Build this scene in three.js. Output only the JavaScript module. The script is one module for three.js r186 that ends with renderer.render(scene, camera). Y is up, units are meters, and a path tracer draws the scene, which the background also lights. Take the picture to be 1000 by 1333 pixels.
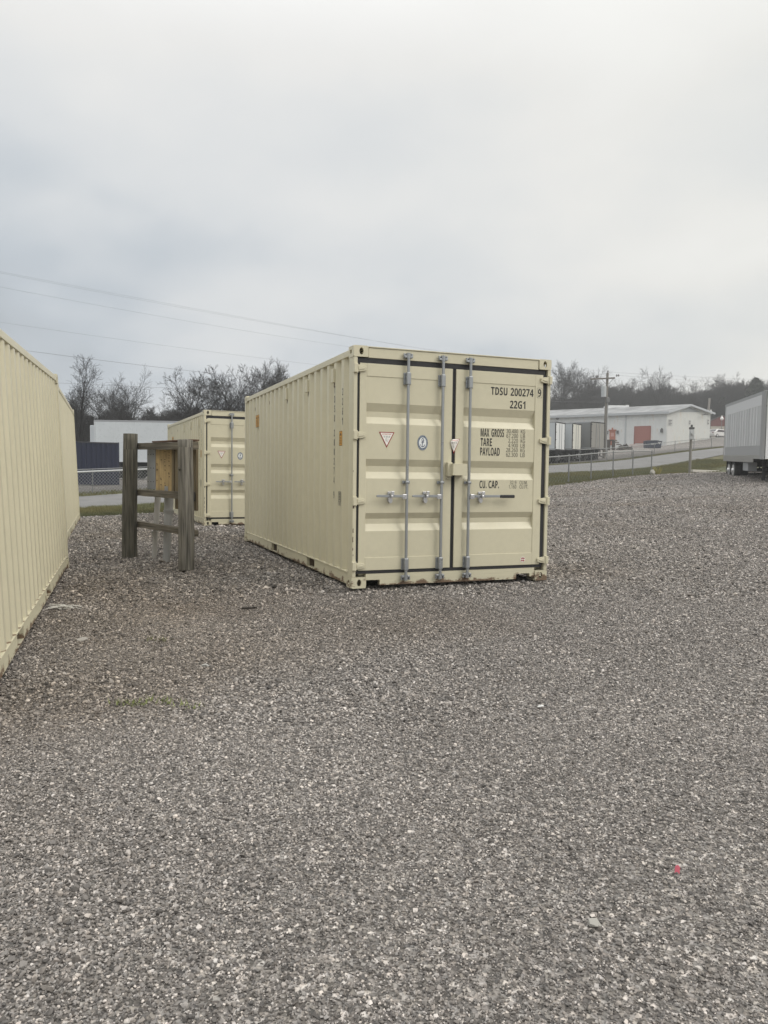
import * as THREE from 'three';
import { RoundedBoxGeometry } from 'three/addons/geometries/RoundedBoxGeometry.js';
import { ConvexGeometry } from 'three/addons/geometries/ConvexGeometry.js';
import { mergeGeometries } from 'three/addons/utils/BufferGeometryUtils.js';
import { FontLoader } from 'three/addons/loaders/FontLoader.js';

// ───────────────────────── camera, sky, sun, exposure ─────────────────────────
const scene = new THREE.Scene();
const EYE = 1.57;
const camera = new THREE.PerspectiveCamera(2 * Math.atan(666.5 / 985) * 180 / Math.PI, 0.75, 0.05, 4000);
camera.position.set(0, EYE, 0);
camera.rotation.set(-0.0498, 0, 0.01225, 'XYZ');
scene.add(camera);

const renderer = new THREE.WebGLRenderer({ antialias: true });
renderer.toneMapping = THREE.LinearToneMapping;
renderer.toneMappingExposure = 1.54;
renderer.shadowMap.enabled = true;
renderer.outputColorSpace = THREE.SRGBColorSpace;

// hash noise used everywhere
function mulberry(a) { return () => { a |= 0; a = a + 0x6D2B79F5 | 0; let t = Math.imul(a ^ a >>> 15, 1 | a); t = t + Math.imul(t ^ t >>> 7, 61 | t) ^ t; return ((t ^ t >>> 14) >>> 0) / 4294967296; }; }
function h3(x, y, z) { let h = Math.imul(x, 374761393) ^ Math.imul(y, 668265263) ^ Math.imul(z, 2147483647 ^ 0x5bd1e995); h = Math.imul(h ^ h >>> 13, 1274126177); h ^= h >>> 16; return (h >>> 0) / 4294967296; }
const sm = t => t * t * (3 - 2 * t), mix = (a, b, t) => a + (b - a) * t, clamp = (x, a = 0, b = 1) => Math.min(b, Math.max(a, x));
const step = (a, b, x) => sm(clamp((x - a) / (b - a)));
function vn3(x, y, z) {
  const xi = Math.floor(x), yi = Math.floor(y), zi = Math.floor(z), u = sm(x - xi), v = sm(y - yi), w = sm(z - zi);
  const f = (a, b) => mix(mix(h3(xi, yi + a, zi + b), h3(xi + 1, yi + a, zi + b), u), 0, 0);
  return mix(mix(f(0, 0), f(1, 0), v), mix(f(0, 1), f(1, 1), v), w);
}
function fbm(x, y, z, o = 4) { let s = 0, a = 0.5, n = 0; for (let i = 0; i < o; i++) { s += a * vn3(x, y, z); n += a; a *= 0.5; x = x * 2.03 + 7.1; y = y * 2.03 + 3.7; z = z * 2.03 + 1.3; } return s / n; }
function vnp(x, y, p, seed = 0) { // tileable 2D value noise, period p cells
  const xi = Math.floor(x), yi = Math.floor(y), u = sm(x - xi), v = sm(y - yi), m = a => ((a % p) + p) % p;
  return mix(mix(h3(m(xi), m(yi), seed), h3(m(xi + 1), m(yi), seed), u), mix(h3(m(xi), m(yi + 1), seed), h3(m(xi + 1), m(yi + 1), seed), u), v);
}
function fbmp(u, v, p, o = 4, seed = 0) { let s = 0, a = 0.5, n = 0; for (let i = 0; i < o; i++) { s += a * vnp(u * p, v * p, p, seed + i); n += a; a *= 0.5; p *= 2; } return s / n; }

// overcast sky: a cloud deck, thin and warm to the right where the sun stands behind it
{
  const w = 1024, h = 512, d = new Float32Array(w * h * 4);
  for (let j = 0; j < h; j++) for (let i = 0; i < w; i++) {
    const el = ((j + 0.5) / h - 0.5) * Math.PI, az = ((i + 0.5) / w - 0.5) * 2 * Math.PI;
    const y = Math.sin(el), x = Math.cos(el) * Math.cos(az), z = Math.cos(el) * Math.sin(az);
    const yy = Math.max(y, 0), k = 1 / (yy + 0.22), px = x * k, pz = z * k;
    const big = fbm(px * 0.8 + 4.2, pz * 0.8 + 1.7, 0.5, 3), fine = fbm(px * 2.2 + 9, pz * 2.2, 3.3, 5);
    const east = x * 0.93 + z * 0.28;                               // towards the veiled sun
    let b = 0.42 + 0.15 * step(-0.72, 0.15, east) + 0.06 * step(0.10, 0.42, y) + (big - 0.5) * 0.30 + (fine - 0.5) * 0.27;
    b = b > 0.48 ? 0.48 + (b - 0.48) * 0.5 : b;
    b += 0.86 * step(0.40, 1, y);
    const cool = clamp((0.545 - b) * 6.5, 0, 1) * 0.85, low = step(0.25, 0.0, y) * step(-0.1, 0.5, east);
    let r = b * (1 - 0.135 * cool), g = b * (1.0 - 0.035 * cool), bl = b * (0.985 + 0.085 * cool);
    bl *= (1 - 0.06 * low) * (1 - 0.02 * step(-0.45, 0.25, east)); g *= 1 - 0.008 * low;
    if (y < 0) { const f = step(0, -0.06, y); r = mix(r, 0.14, f); g = mix(g, 0.135, f); bl = mix(bl, 0.125, f); }
    const o = (j * w + i) * 4; d[o] = r; d[o + 1] = g; d[o + 2] = bl; d[o + 3] = 1;
  }
  const t = new THREE.DataTexture(d, w, h, THREE.RGBAFormat, THREE.FloatType);
  t.mapping = THREE.EquirectangularReflectionMapping; t.magFilter = t.minFilter = THREE.LinearFilter; t.needsUpdate = true;
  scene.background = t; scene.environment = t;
}
const sun = new THREE.DirectionalLight(new THREE.Color(1.0, 0.95, 0.88), 0.85);
sun.position.set(90, 75, 28); sun.target.position.set(0, 0, -10);
sun.castShadow = true; sun.shadow.radius = 50; sun.shadow.mapSize.set(2048, 2048);
Object.assign(sun.shadow.camera, { left: -60, right: 60, top: 60, bottom: -60, near: 1, far: 400 });
scene.add(sun, sun.target);
scene.fog = new THREE.FogExp2(new THREE.Color(0.86, 0.87, 0.88), 0.0011);

// ───────────────────────── helpers ─────────────────────────
const used = {};
function numbered(n) { const k = used[n] = (used[n] ?? -1) + 1; return k ? `${n}_${String(k).padStart(3, '0')}` : n; }
function tag(o, label, category, group, kind) { if (label) o.userData.label = label; if (category) o.userData.category = category; if (group) o.userData.group = group; if (kind) o.userData.kind = kind; return o; }
function base(name, p = [0, 0, 0], turn = 0) { const o = new THREE.Group(); o.name = numbered(name); o.position.set(...p); o.rotation.y = turn; scene.add(o); return o; }
function copy(src, name, p, turn) { const c = src.clone(); c.name = numbered(name); c.position.set(...p); if (turn !== undefined) c.rotation.y = turn; scene.add(c); return c; }
function norm(g, keepUV) { // plain triangles with uv in metres by the way each face points
  g = g.index ? g.toNonIndexed() : g;
  for (const k of Object.keys(g.attributes)) if (!['position', 'normal', 'uv'].includes(k)) g.deleteAttribute(k);
  if (!g.attributes.normal) g.computeVertexNormals();
  if (!keepUV || !g.attributes.uv) {
    const p = g.attributes.position, uv = new Float32Array(p.count * 2), a = new THREE.Vector3(), b = new THREE.Vector3(), c = new THREE.Vector3();
    for (let i = 0; i < p.count; i += 3) {
      a.fromBufferAttribute(p, i); b.fromBufferAttribute(p, i + 1).sub(a); c.fromBufferAttribute(p, i + 2).sub(a); b.cross(c);
      const X = Math.abs(b.x), Y = Math.abs(b.y), Z = Math.abs(b.z);
      for (let q = 0; q < 3; q++) {
        const x = p.getX(i + q), y = p.getY(i + q), z = p.getZ(i + q);
        const [u, v] = X > Y && X > Z ? [z, y] : Y > Z ? [x, z] : [x, y];
        uv[(i + q) * 2] = u; uv[(i + q) * 2 + 1] = v;
      }
    }
    g.setAttribute('uv', new THREE.BufferAttribute(uv, 2));
  }
  return g;
}
function mk(name, geos, mat, parent, keepUV) {
  const list = (Array.isArray(geos) ? geos.flat(9) : [geos]).map(g => norm(g, keepUV));
  const m = new THREE.Mesh(list.length > 1 ? mergeGeometries(list) : list[0], mat);
  m.name = parent ? name : numbered(name); m.castShadow = m.receiveShadow = true; (parent ?? scene).add(m); return m;
}
function bx(w, h, d, x = 0, y = 0, z = 0, r = 0) { return (r ? new RoundedBoxGeometry(w, h, d, 1, r) : new THREE.BoxGeometry(w, h, d)).translate(x, y, z); }
function b2(x0, x1, y0, y1, z0, z1, r = 0) { return bx(x1 - x0, y1 - y0, z1 - z0, (x0 + x1) / 2, (y0 + y1) / 2, (z0 + z1) / 2, r); }
const UPV = new THREE.Vector3(0, 1, 0);
function rod(a, b, r, r2 = r, n = 10) { const A = new THREE.Vector3(...a), B = new THREE.Vector3(...b), d = B.clone().sub(A), l = d.length(); return new THREE.CylinderGeometry(r2, r, l, n, 1).applyQuaternion(new THREE.Quaternion().setFromUnitVectors(UPV, d.normalize())).translate(...A.add(B).multiplyScalar(0.5).toArray()); }
function ext(pts, depth, bevel = 0, holes = []) { const s = new THREE.Shape(pts.map(p => new THREE.Vector2(...p))); for (const h of holes) s.holes.push(new THREE.Path(h.map(p => new THREE.Vector2(...p)))); return new THREE.ExtrudeGeometry(s, { depth, bevelEnabled: bevel > 0, bevelThickness: bevel, bevelSize: bevel, bevelSegments: 1, curveSegments: 8 }); }
function quads(list) { const p = []; for (const [a, b, c, d] of list) p.push(...a, ...b, ...c, ...a, ...c, ...d); const g = new THREE.BufferGeometry(); g.setAttribute('position', new THREE.Float32BufferAttribute(p, 3)); g.computeVertexNormals(); return g; }
function ellipse(rx, ry, n = 14, cx = 0, cy = 0) { return Array.from({ length: n }, (_, i) => [cx + rx * Math.cos(i / n * 2 * Math.PI), cy + ry * Math.sin(i / n * 2 * Math.PI)]); }

function tex(w, h, fn, { srgb = true, repeat } = {}) {
  const d = new Uint8Array(w * h * 4), e = x => { x = clamp(x); return 255 * (srgb ? (x <= 0.0031308 ? 12.92 * x : 1.055 * x ** (1 / 2.4) - 0.055) : x) + 0.5 | 0; };
  for (let j = 0; j < h; j++) for (let i = 0; i < w; i++) { const c = fn((i + 0.5) / w, (j + 0.5) / h, i, j), o = (j * w + i) * 4; d[o] = e(c[0] ?? c); d[o + 1] = e(c[1] ?? c); d[o + 2] = e(c[2] ?? c); d[o + 3] = 255; }
  const t = new THREE.DataTexture(d, w, h); t.wrapS = t.wrapT = THREE.RepeatWrapping; t.magFilter = THREE.LinearFilter; t.minFilter = THREE.LinearMipmapLinearFilter; t.generateMipmaps = true;
  if (srgb) t.colorSpace = THREE.SRGBColorSpace; if (repeat) t.repeat.set(...repeat); t.needsUpdate = true; return t;
}
function canvasTex(w, h, draw) { const c = document.createElement('canvas'); c.width = w; c.height = h; draw(c.getContext('2d'), w, h); const t = new THREE.CanvasTexture(c); t.colorSpace = THREE.SRGBColorSpace; return t; }
const M = (rgb, rough = 0.6, o = {}) => new THREE.MeshStandardMaterial({ color: new THREE.Color().setRGB(...rgb), roughness: rough, metalness: 0, side: THREE.DoubleSide, ...o });

// ───────────────────────── terrain heights ─────────────────────────
const CP = [[0, 0, 0], [0, 5, -0.15], [4, -3, 0.1], [-2.43, -4.56, 0.03], [-3.37, -7.44, 0.125], [-2.9, -6.0, 0.078], [-2.2, -6.8, 0.115], [-4.75, -3.8, -0.08], [-4.3, -10.3, 0.225], [-6.6, -9.5, 0.13], [-5.12, -12.2, 0.37], [-7.2, -17.9, 0.385], [-9.4, -17.2, 0.27],
  [-0.33, -8.05, 0.305], [1.94, -8.9, 0.31], [-2.5, -13.7, 0.31], [-0.2, -14.6, 0.315], [-4.02, -16.9, 0.355], [-1.8, -17.9, 0.36], [-6.43, -22.4, 0.34], [-2.6, -11.5, 0.3], [-8.1, -21.7, 0.27], [-11, -27, 0.2], [-13.7, -36.5, 0.37], [-14.2, -38, 0.49], [-18, -46, 0.65], [-21, -55, 0.85],
  [5.5, -9.5, 0.42], [5, -18, 0.68], [8.5, -38.3, 1.12], [16.4, -46.2, 1.76], [24.1, -53.9, 2.12], [18.6, -41, 1.84], [16.3, -33, 1.42], [10.5, -48.5, 1.71], [30.8, -68.8, 3.73], [13.9, -64, 2.47], [40.8, -91, 5.27], [21.5, -76, 3.15], [41.5, -118, 6.0], [48.1, -130, 7.07], [58, -136, 8.6], [64, -146, 9.4], [31, -112, 5.4], [72, -165, 10.5], [-29, -85, 1.2], [-16, -90, 1.6]];
for (const [a, y] of [[-90, 0], [-60, 1.5], [-38, 2.5], [-12, 5.5], [8, 8.5], [24, 11], [45, 10], [70, 7], [100, 4], [140, 0], [180, -1], [220, -1]]) { const r = 230, t = a * Math.PI / 180; CP.push([r * Math.sin(t), -r * Math.cos(t), y]); }
const TP = (() => {
  const n = CP.length, N = n + 3, A = Array.from({ length: N }, () => new Float64Array(N + 1)), U = q => q > 1e-9 ? q * Math.log(q) * 0.5 : 0;
  for (let i = 0; i < n; i++) { for (let j = 0; j < n; j++) A[i][j] = U((CP[i][0] - CP[j][0]) ** 2 + (CP[i][1] - CP[j][1]) ** 2) + (i === j ? 0.3 : 0); A[i][n] = A[n][i] = 1; A[i][n + 1] = A[n + 1][i] = CP[i][0]; A[i][n + 2] = A[n + 2][i] = CP[i][1]; A[i][N] = CP[i][2]; }
  for (let c = 0; c < N; c++) { let p = c; for (let r = c + 1; r < N; r++) if (Math.abs(A[r][c]) > Math.abs(A[p][c])) p = r; [A[c], A[p]] = [A[p], A[c]]; for (let r = 0; r < N; r++) if (r !== c) { const k = A[r][c] / A[c][c]; if (k) for (let q = c; q <= N; q++) A[r][q] -= k * A[c][q]; } }
  return A.map((r, i) => r[N] / r[i]);
})();
function H(x, z) {
  const r = Math.hypot(x, z); let far = 0; if (r > 225) { far = (r - 225) * 0.01; x *= 225 / r; z *= 225 / r; }
  const n = CP.length; let s = TP[n] + TP[n + 1] * x + TP[n + 2] * z;
  for (let i = 0; i < n; i++) { const q = (x - CP[i][0]) ** 2 + (z - CP[i][1]) ** 2; if (q > 1e-9) s += TP[i] * q * Math.log(q) * 0.5; }
  return s + far;
}
const ST = (s, t) => [t - s / 2, -t - s / 2];     // s runs away from the yard across the road, t along it
function sheet(name, s0, s1, ns, t0, t1, nt, off, mat, tint, wob = 0) {
  const p = [], uv = [], col = [], idx = [];
  for (let j = 0; j <= nt; j++) for (let i = 0; i <= ns; i++) {
    const t = mix(t0, t1, j / nt); let s = mix(s0, s1, i / ns); if (wob && (i === 0 || i === ns)) s += (fbm(t * 0.7, s0, 2.2, 4) - 0.5) * wob;
    const [x, z] = ST(s, t); p.push(x, H(x, z) + off, z); uv.push(x, z); const c = tint ? tint(x, z, s, t) : [1, 1, 1]; col.push(...c);
  }
  for (let j = 0; j < nt; j++) for (let i = 0; i < ns; i++) { const a = j * (ns + 1) + i, b = a + 1, c = a + ns + 1; idx.push(a, b, c, b, c + 1, c); }
  const g = new THREE.BufferGeometry(); g.setAttribute('position', new THREE.Float32BufferAttribute(p, 3)); g.setAttribute('uv', new THREE.Float32BufferAttribute(uv, 2)); g.setAttribute('color', new THREE.Float32BufferAttribute(col, 3)); g.setIndex(idx); g.computeVertexNormals();
  const m = new THREE.Mesh(g, mat); m.name = numbered(name); m.receiveShadow = true; m.userData.kind = 'structure'; scene.add(m); return m;
}

// ───────────────────────── ground materials ─────────────────────────
function stoneTex(size, cells, seed, tone) { // crushed stones seen from above: one tone per stone; the joints are only relief
  const rnd = mulberry(seed), P = new Float32Array(cells * cells * 2), T = [];
  for (let i = 0; i < cells * cells; i++) { P[i * 2] = rnd(); P[i * 2 + 1] = rnd(); T.push(tone(rnd)); }
  const hgt = new Float32Array(size * size), who = new Int32Array(size * size);
  for (let j = 0; j < size; j++) for (let i = 0; i < size; i++) {
    const x = i / size * cells, y = j / size * cells, xi = x | 0, yi = y | 0; let d1 = 9, d2 = 9, w = 0;
    for (let b = -1; b <= 1; b++) for (let a = -1; a <= 1; a++) { const k = ((yi + b + cells) % cells) * cells + (xi + a + cells) % cells, dx = xi + a + P[k * 2] - x, dy = yi + b + P[k * 2 + 1] - y, d = dx * dx * 1.2 + dy * dy; if (d < d1) { d2 = d1; d1 = d; w = k; } else if (d < d2) d2 = d; }
    hgt[j * size + i] = clamp((Math.sqrt(d2) - Math.sqrt(d1)) * 1.6); who[j * size + i] = w;
  }
  return { map: tex(size, size, (u, v, i, j) => T[who[j * size + i]]), bump: tex(size, size, (u, v, i, j) => 0.15 + 0.85 * Math.sqrt(hgt[j * size + i]) * (0.55 + 0.45 * T[who[j * size + i]][3]), { srgb: false }) };
}
const stoneTone = rnd => { const q = rnd(), k = q < 0.13 ? 0.33 + rnd() * 0.22 : q < 0.7 ? 0.145 + rnd() * 0.14 : 0.07 + rnd() * 0.065, w = rnd(); return [k * (1.035 + 0.06 * w), k * (0.975 + 0.01 * w), k * (0.925 - 0.045 * w), rnd()]; };
const near = stoneTex(1024, 90, 11, stoneTone);
for (const t of [near.map, near.bump]) t.repeat.set(1 / 1.7, 1 / 1.7);
const gravelMat = new THREE.MeshStandardMaterial({ map: near.map, bumpMap: near.bump, bumpScale: 0.012, roughness: 0.95, vertexColors: true });
function patch(x, z) { // where fines and damp earth lie between the stones: brown, or paler clean stone
  const a = fbm(x * 0.42 + 3, z * 0.42, 1.5, 4), b = fbm(x * 0.9 + 11, z * 0.9 + 5, 4.5, 4);
  const left = Math.exp(-(((x + 2.2) / 2.2) ** 2) - (((z + 7.2) / 2.6) ** 2)) + 0.8 * Math.exp(-(((x + 4.5) / 1.3) ** 2) - (((z + 12) / 4) ** 2)) + 0.28 * Math.exp(-(((x - 1) / 2) ** 2) - (((z + 6.8) / 0.9) ** 2));
  const earth = clamp(left * 0.8 * (0.1 + 1.7 * b) + (a - 0.54) * 1.9), pale = clamp((b - 0.52) * 2.2) * (1 - earth);
  return [earth, pale];
}
function gravelTint(x, z) { const [e, p] = patch(x, z), k = 1 + 0.22 * p - 0.30 * e; return [k * (1 + 0.10 * e), k * (1 - 0.03 * e), k * (1 - 0.18 * e)]; }
const grassTex = tex(512, 512, (u, v) => { const a = fbmp(u, v, 8, 5, 3), b = fbmp(u, v, 64, 2, 9), c = clamp(0.35 + (a - 0.5) * 1.6 + (b - 0.5) * 0.9); return [mix(0.06, 0.15, c), mix(0.07, 0.145, c), mix(0.032, 0.075, c)]; }, { repeat: [1 / 3, 1 / 3] });
const fineBump = tex(512, 512, (u, v) => fbmp(u, v, 64, 3, 21), { srgb: false, repeat: [1 / 2, 1 / 2] });
const grassMat = new THREE.MeshStandardMaterial({ map: grassTex, bumpMap: fineBump, bumpScale: 0.03, roughness: 1, vertexColors: true });
const asphaltTex = tex(512, 512, (u, v) => { const a = fbmp(u, v, 6, 5, 31), b = vnp(u * 256, v * 256, 256, 77); const k = 0.155 + (a - 0.5) * 0.07 + (b - 0.5) * 0.07; return [k, k * 0.985, k * 0.97]; }, { repeat: [1 / 5, 1 / 5] });
const asphaltMat = new THREE.MeshStandardMaterial({ map: asphaltTex, bumpMap: fineBump, bumpScale: 0.006, roughness: 0.9, vertexColors: true });
const lotMat = new THREE.MeshStandardMaterial({ map: near.map, bumpMap: near.bump, bumpScale: 0.01, roughness: 0.95, vertexColors: true });
const patchy = (f, lo, hi) => (x, z) => { const k = mix(lo, hi, fbm(x * f, z * f, 7.7, 4)); return [k, k, k]; };

// ───────────────────────── ground sheets ─────────────────────────
sheet('gravel_yard', -40, 29.8, 150, -45, 60, 160, 0, gravelMat, (x, z, s) => { const c = gravelTint(x, z), m = mix(0.8, 1.15, fbm(x * 0.16, z * 0.16, 9.1, 4)); return c.map(q => q * m); }, 1.2);
sheet('grass_strip', 28.6, 38.3, 14, -25, 70, 110, -0.022, grassMat, (x, z, s, t) => { const k = mix(0.75, 1.25, fbm(x * 0.5, z * 0.5, 2, 4)), d = step(38, 34, s); return [k * mix(1.15, 1, d), k, k]; });
sheet('road', 38, 50.2, 14, -30, 110, 120, 0.02, asphaltMat, (x, z, s) => { const k = mix(0.85, 1.12, fbm(x * 0.25, z * 0.25, 3.1, 4)); return [k * 1.05, k * 1.05, k * 1.05]; });
sheet('verge', 50.0, 53, 5, -30, 110, 120, -0.005, grassMat, patchy(0.5, 0.8, 1.5), 0.6);
sheet('gravel_lot', 52.6, 150, 60, -40, 150, 120, 0.01, lotMat, (x, z, s, t) => { const d = step(56, 66, s + (fbm(x * 0.2, z * 0.2, 5, 3) - 0.5) * 8), k = mix(0.42, 0.85, d) * mix(0.8, 1.15, fbm(x * 0.12, z * 0.12, 7.7, 4)); return [k, k, k]; }, 0.6);
{
  const p = [], uv = [], col = [], idx = [], NA = 120, R = [0.5, 3, 8, 16, 30, 50, 75, 100, 130, 165, 200, 240, 300, 400, 550, 750];
  R.forEach((r, j) => { for (let i = 0; i <= NA; i++) { const a = i / NA * 2 * Math.PI, x = r * Math.sin(a), z = -r * Math.cos(a), k = mix(0.6, 1.1, fbm(x * 0.05, z * 0.05, 1, 3)); p.push(x, H(x, z) - (r < 240 ? 0.35 : 0), z); uv.push(x, z); col.push(k, k, k); } });
  for (let j = 0; j < R.length - 1; j++) for (let i = 0; i < NA; i++) { const a = j * (NA + 1) + i, c = a + NA + 1; idx.push(a, a + 1, c, a + 1, c + 1, c); }
  const g = new THREE.BufferGeometry(); g.setAttribute('position', new THREE.Float32BufferAttribute(p, 3)); g.setAttribute('uv', new THREE.Float32BufferAttribute(uv, 2)); g.setAttribute('color', new THREE.Float32BufferAttribute(col, 3)); g.setIndex(idx); g.computeVertexNormals();
  const m = new THREE.Mesh(g, grassMat); m.name = 'terrain'; m.receiveShadow = true; m.userData.kind = 'structure'; scene.add(m);
}

// ───────────────────────── shipping containers ─────────────────────────
const fontB = await new FontLoader().loadAsync('fonts/droid/droid_sans_bold.typeface.json');
const fontR = await new FontLoader().loadAsync('fonts/droid/droid_sans_regular.typeface.json');
function text(str, font, x0, x1, y0, y1, z) { // flat painted letters fitted to a box
  const g = new THREE.ShapeGeometry(font.generateShapes(str, 1), 5); g.computeBoundingBox(); const b = g.boundingBox;
  return g.translate(-b.min.x, -b.min.y, 0).scale((x1 - x0) / (b.max.x - b.min.x), (y1 - y0) / (b.max.y - b.min.y), 1).translate(x0, y0, z);
}
const paintMap = tex(512, 512, (u, v) => { const a = fbmp(u, v, 4, 5, 51), b = fbmp(u, v, 48, 2, 53), k = 1 + (a - 0.5) * 0.10 + (b - 0.5) * 0.05; return [0.83 * k, 0.83 * k, 0.82 * k]; }, { repeat: [1 / 2.3, 1 / 2.3] });
const paintBump = tex(512, 512, (u, v) => 0.94 * fbmp(u, v, 5, 2, 61) + 0.06 * fbmp(u, v, 90, 2, 62), { srgb: false, repeat: [1 / 1.9, 1 / 1.9] });
const paintRough = tex(256, 256, (u, v) => 0.75 + 0.5 * (fbmp(u, v, 9, 4, 71) - 0.5), { srgb: false, repeat: [1 / 1.3, 1 / 1.3] });
const BEIGE = [0.69, 0.645, 0.485];
const paint = M(BEIGE, 0.55, { map: paintMap, bumpMap: paintBump, bumpScale: 0.003, roughnessMap: paintRough });
const paintFlat = M(BEIGE, 0.55, { map: paintMap, roughnessMap: paintRough });
const rustTex = tex(1024, 128, (u, v) => { // rail paint with rubbed, rusty patches along the lower edge
  const y = v * 0.24, n = fbmp(u, v * 0.08, 26, 4, 81) + 0.35 * (fbmp(u, v, 90, 3, 83) - 0.5), on = step(0.54, 0.565, n - clamp((y - 0.055) * 4.5, -0.10, 1)), k = 1 + (fbmp(u, v, 16, 4, 85) - 0.5) * 0.14, q = fbmp(u, v, 120, 2, 87);
  return [mix(0.545 * k, 0.13 + 0.07 * q, on), mix(0.51 * k, 0.085 + 0.05 * q, on), mix(0.375 * k, 0.055 + 0.03 * q, on)];
}, { repeat: [1 / 3.1, 1 / 0.24] });
const railMat = M([1, 1, 1], 0.6, { map: rustTex });
const rubber = M([0.022, 0.022, 0.024], 0.75), floorWood = M([0.22, 0.15, 0.09], 0.8);
const zinc = M([0.34, 0.355, 0.37], 0.45, { metalness: 0.55, roughnessMap: paintRough }), zincBright = M([0.60, 0.60, 0.62], 0.28, { metalness: 0.8 });
const ink = M([0.02, 0.02, 0.02], 0.6), rust = M([0.10, 0.06, 0.035], 0.9), gripMat = M([0.02, 0.02, 0.022], 0.6);

const pocketM = M([0.20, 0.155, 0.115], 0.9, { map: paintMap }); // darker than the container paint: shade inside the pockets put into the colour
const CW = 2.438, CL = 6.058, CH = 2.591;
// stickers (flat print)
const signTex = canvasTex(256, 256, (c) => {
  c.fillStyle = '#8e2f28'; c.fillRect(0, 0, 256, 256); c.fillStyle = '#e9e6e0'; c.beginPath(); c.moveTo(22, 14); c.lineTo(234, 14); c.lineTo(128, 226); c.closePath(); c.fill();
  c.textAlign = 'center'; c.fillStyle = '#a8453c'; c.font = 'bold 27px sans-serif'; c.fillText('ATTENTION', 128, 46); c.fillStyle = '#555'; for (const [y, w] of [[62, 116], [74, 104], [86, 92], [104, 44], [122, 52], [134, 44], [146, 36], [158, 28]]) for (let x = 128 - w / 2, i = 0; x < 128 + w / 2; x += 9, i++) if ((i * 7 + y) % 5) c.fillRect(x, y, 6.5, 6);
});
const emblemTex = canvasTex(256, 256, (c) => {
  c.fillStyle = '#4a5768'; c.fillRect(0, 0, 256, 256); c.fillStyle = '#dfe2e2'; c.beginPath(); c.arc(128, 128, 90, 0, 7); c.fill();
  c.strokeStyle = '#dfe2e2'; c.lineWidth = 3; c.beginPath(); c.arc(128, 128, 122, 0, 7); c.stroke();
  c.fillStyle = '#c8ced6'; for (let i = 0; i < 30; i++) { const a = i / 30 * 6.283; if (i % 6 === 0) continue; c.save(); c.translate(128 + 106 * Math.cos(a), 128 + 106 * Math.sin(a)); c.rotate(a); c.fillRect(-7, -4, 14, 7); c.restore(); }
  c.strokeStyle = '#39445a'; c.fillStyle = '#39445a'; c.lineWidth = 13; c.beginPath(); c.arc(128, 78, 22, 0, 7); c.stroke(); c.beginPath(); c.moveTo(128, 98); c.lineTo(128, 196); c.moveTo(96, 118); c.lineTo(160, 118); c.stroke();
  c.beginPath(); c.arc(128, 142, 54, 0.25, Math.PI - 0.25); c.stroke(); c.lineWidth = 7; c.beginPath(); c.moveTo(150, 66); c.bezierCurveTo(190, 110, 90, 120, 112, 160); c.stroke();
});
const warnTex = canvasTex(128, 256, (c) => { c.fillStyle = '#d29a35'; c.fillRect(0, 0, 128, 256); c.strokeStyle = '#241c10'; c.lineWidth = 8; c.strokeRect(6, 6, 116, 244); c.fillStyle = '#241c10'; c.beginPath(); c.moveTo(64, 20); c.lineTo(108, 80); c.lineTo(20, 80); c.closePath(); c.fill(); for (const y of [100, 128, 156, 184, 212]) for (let x = 18; x < 106; x += 22) c.fillRect(x, y, 15, 16); });
const plateTex = canvasTex(128, 256, (c) => { c.fillStyle = '#a9a38e'; c.fillRect(0, 0, 128, 256); c.strokeStyle = '#3c3c38'; c.lineWidth = 10; c.strokeRect(5, 5, 118, 180); c.fillStyle = '#3c3c38'; for (const y of [24, 52, 80, 108, 136]) c.fillRect(24, y, 80, 13); c.font = 'bold 60px sans-serif'; c.textAlign = 'center'; c.fillText('T3', 64, 246); });
const redTex = canvasTex(128, 128, (c) => { c.fillStyle = '#e6e0da'; c.fillRect(0, 0, 128, 128); c.fillStyle = '#97222a'; for (const a of [0.35, 1.95, 3.5, 5.05]) { c.beginPath(); c.moveTo(64, 64); c.arc(64, 64, 52, a, a + 1.05); c.fill(); } c.fillStyle = '#333'; c.fillRect(60, 18, 8, 92); c.fillStyle = '#e6e0da'; c.beginPath(); c.arc(64, 64, 16, 0, 7); c.fill(); });
const printMat = t => new THREE.MeshStandardMaterial({ map: t, roughness: 0.5, side: THREE.DoubleSide });
const [signMat, emblemMat, warnMat, plateMat, redMat] = [signTex, emblemTex, warnTex, plateTex, redTex].map(printMat);
function sticker(pts, z, th = 0.0015) { // outline with the print laid over its own box
  const g = ext(pts, th); const xs = pts.map(p => p[0]), ys = pts.map(p => p[1]), x0 = Math.min(...xs), x1 = Math.max(...xs), y0 = Math.min(...ys), y1 = Math.max(...ys), p = g.attributes.position, u = g.attributes.uv;
  for (let i = 0; i < p.count; i++) u.setXY(i, (p.getX(i) - x0) / (x1 - x0), (p.getY(i) - y0) / (y1 - y0));
  return g.translate(0, 0, z);
}
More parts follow.
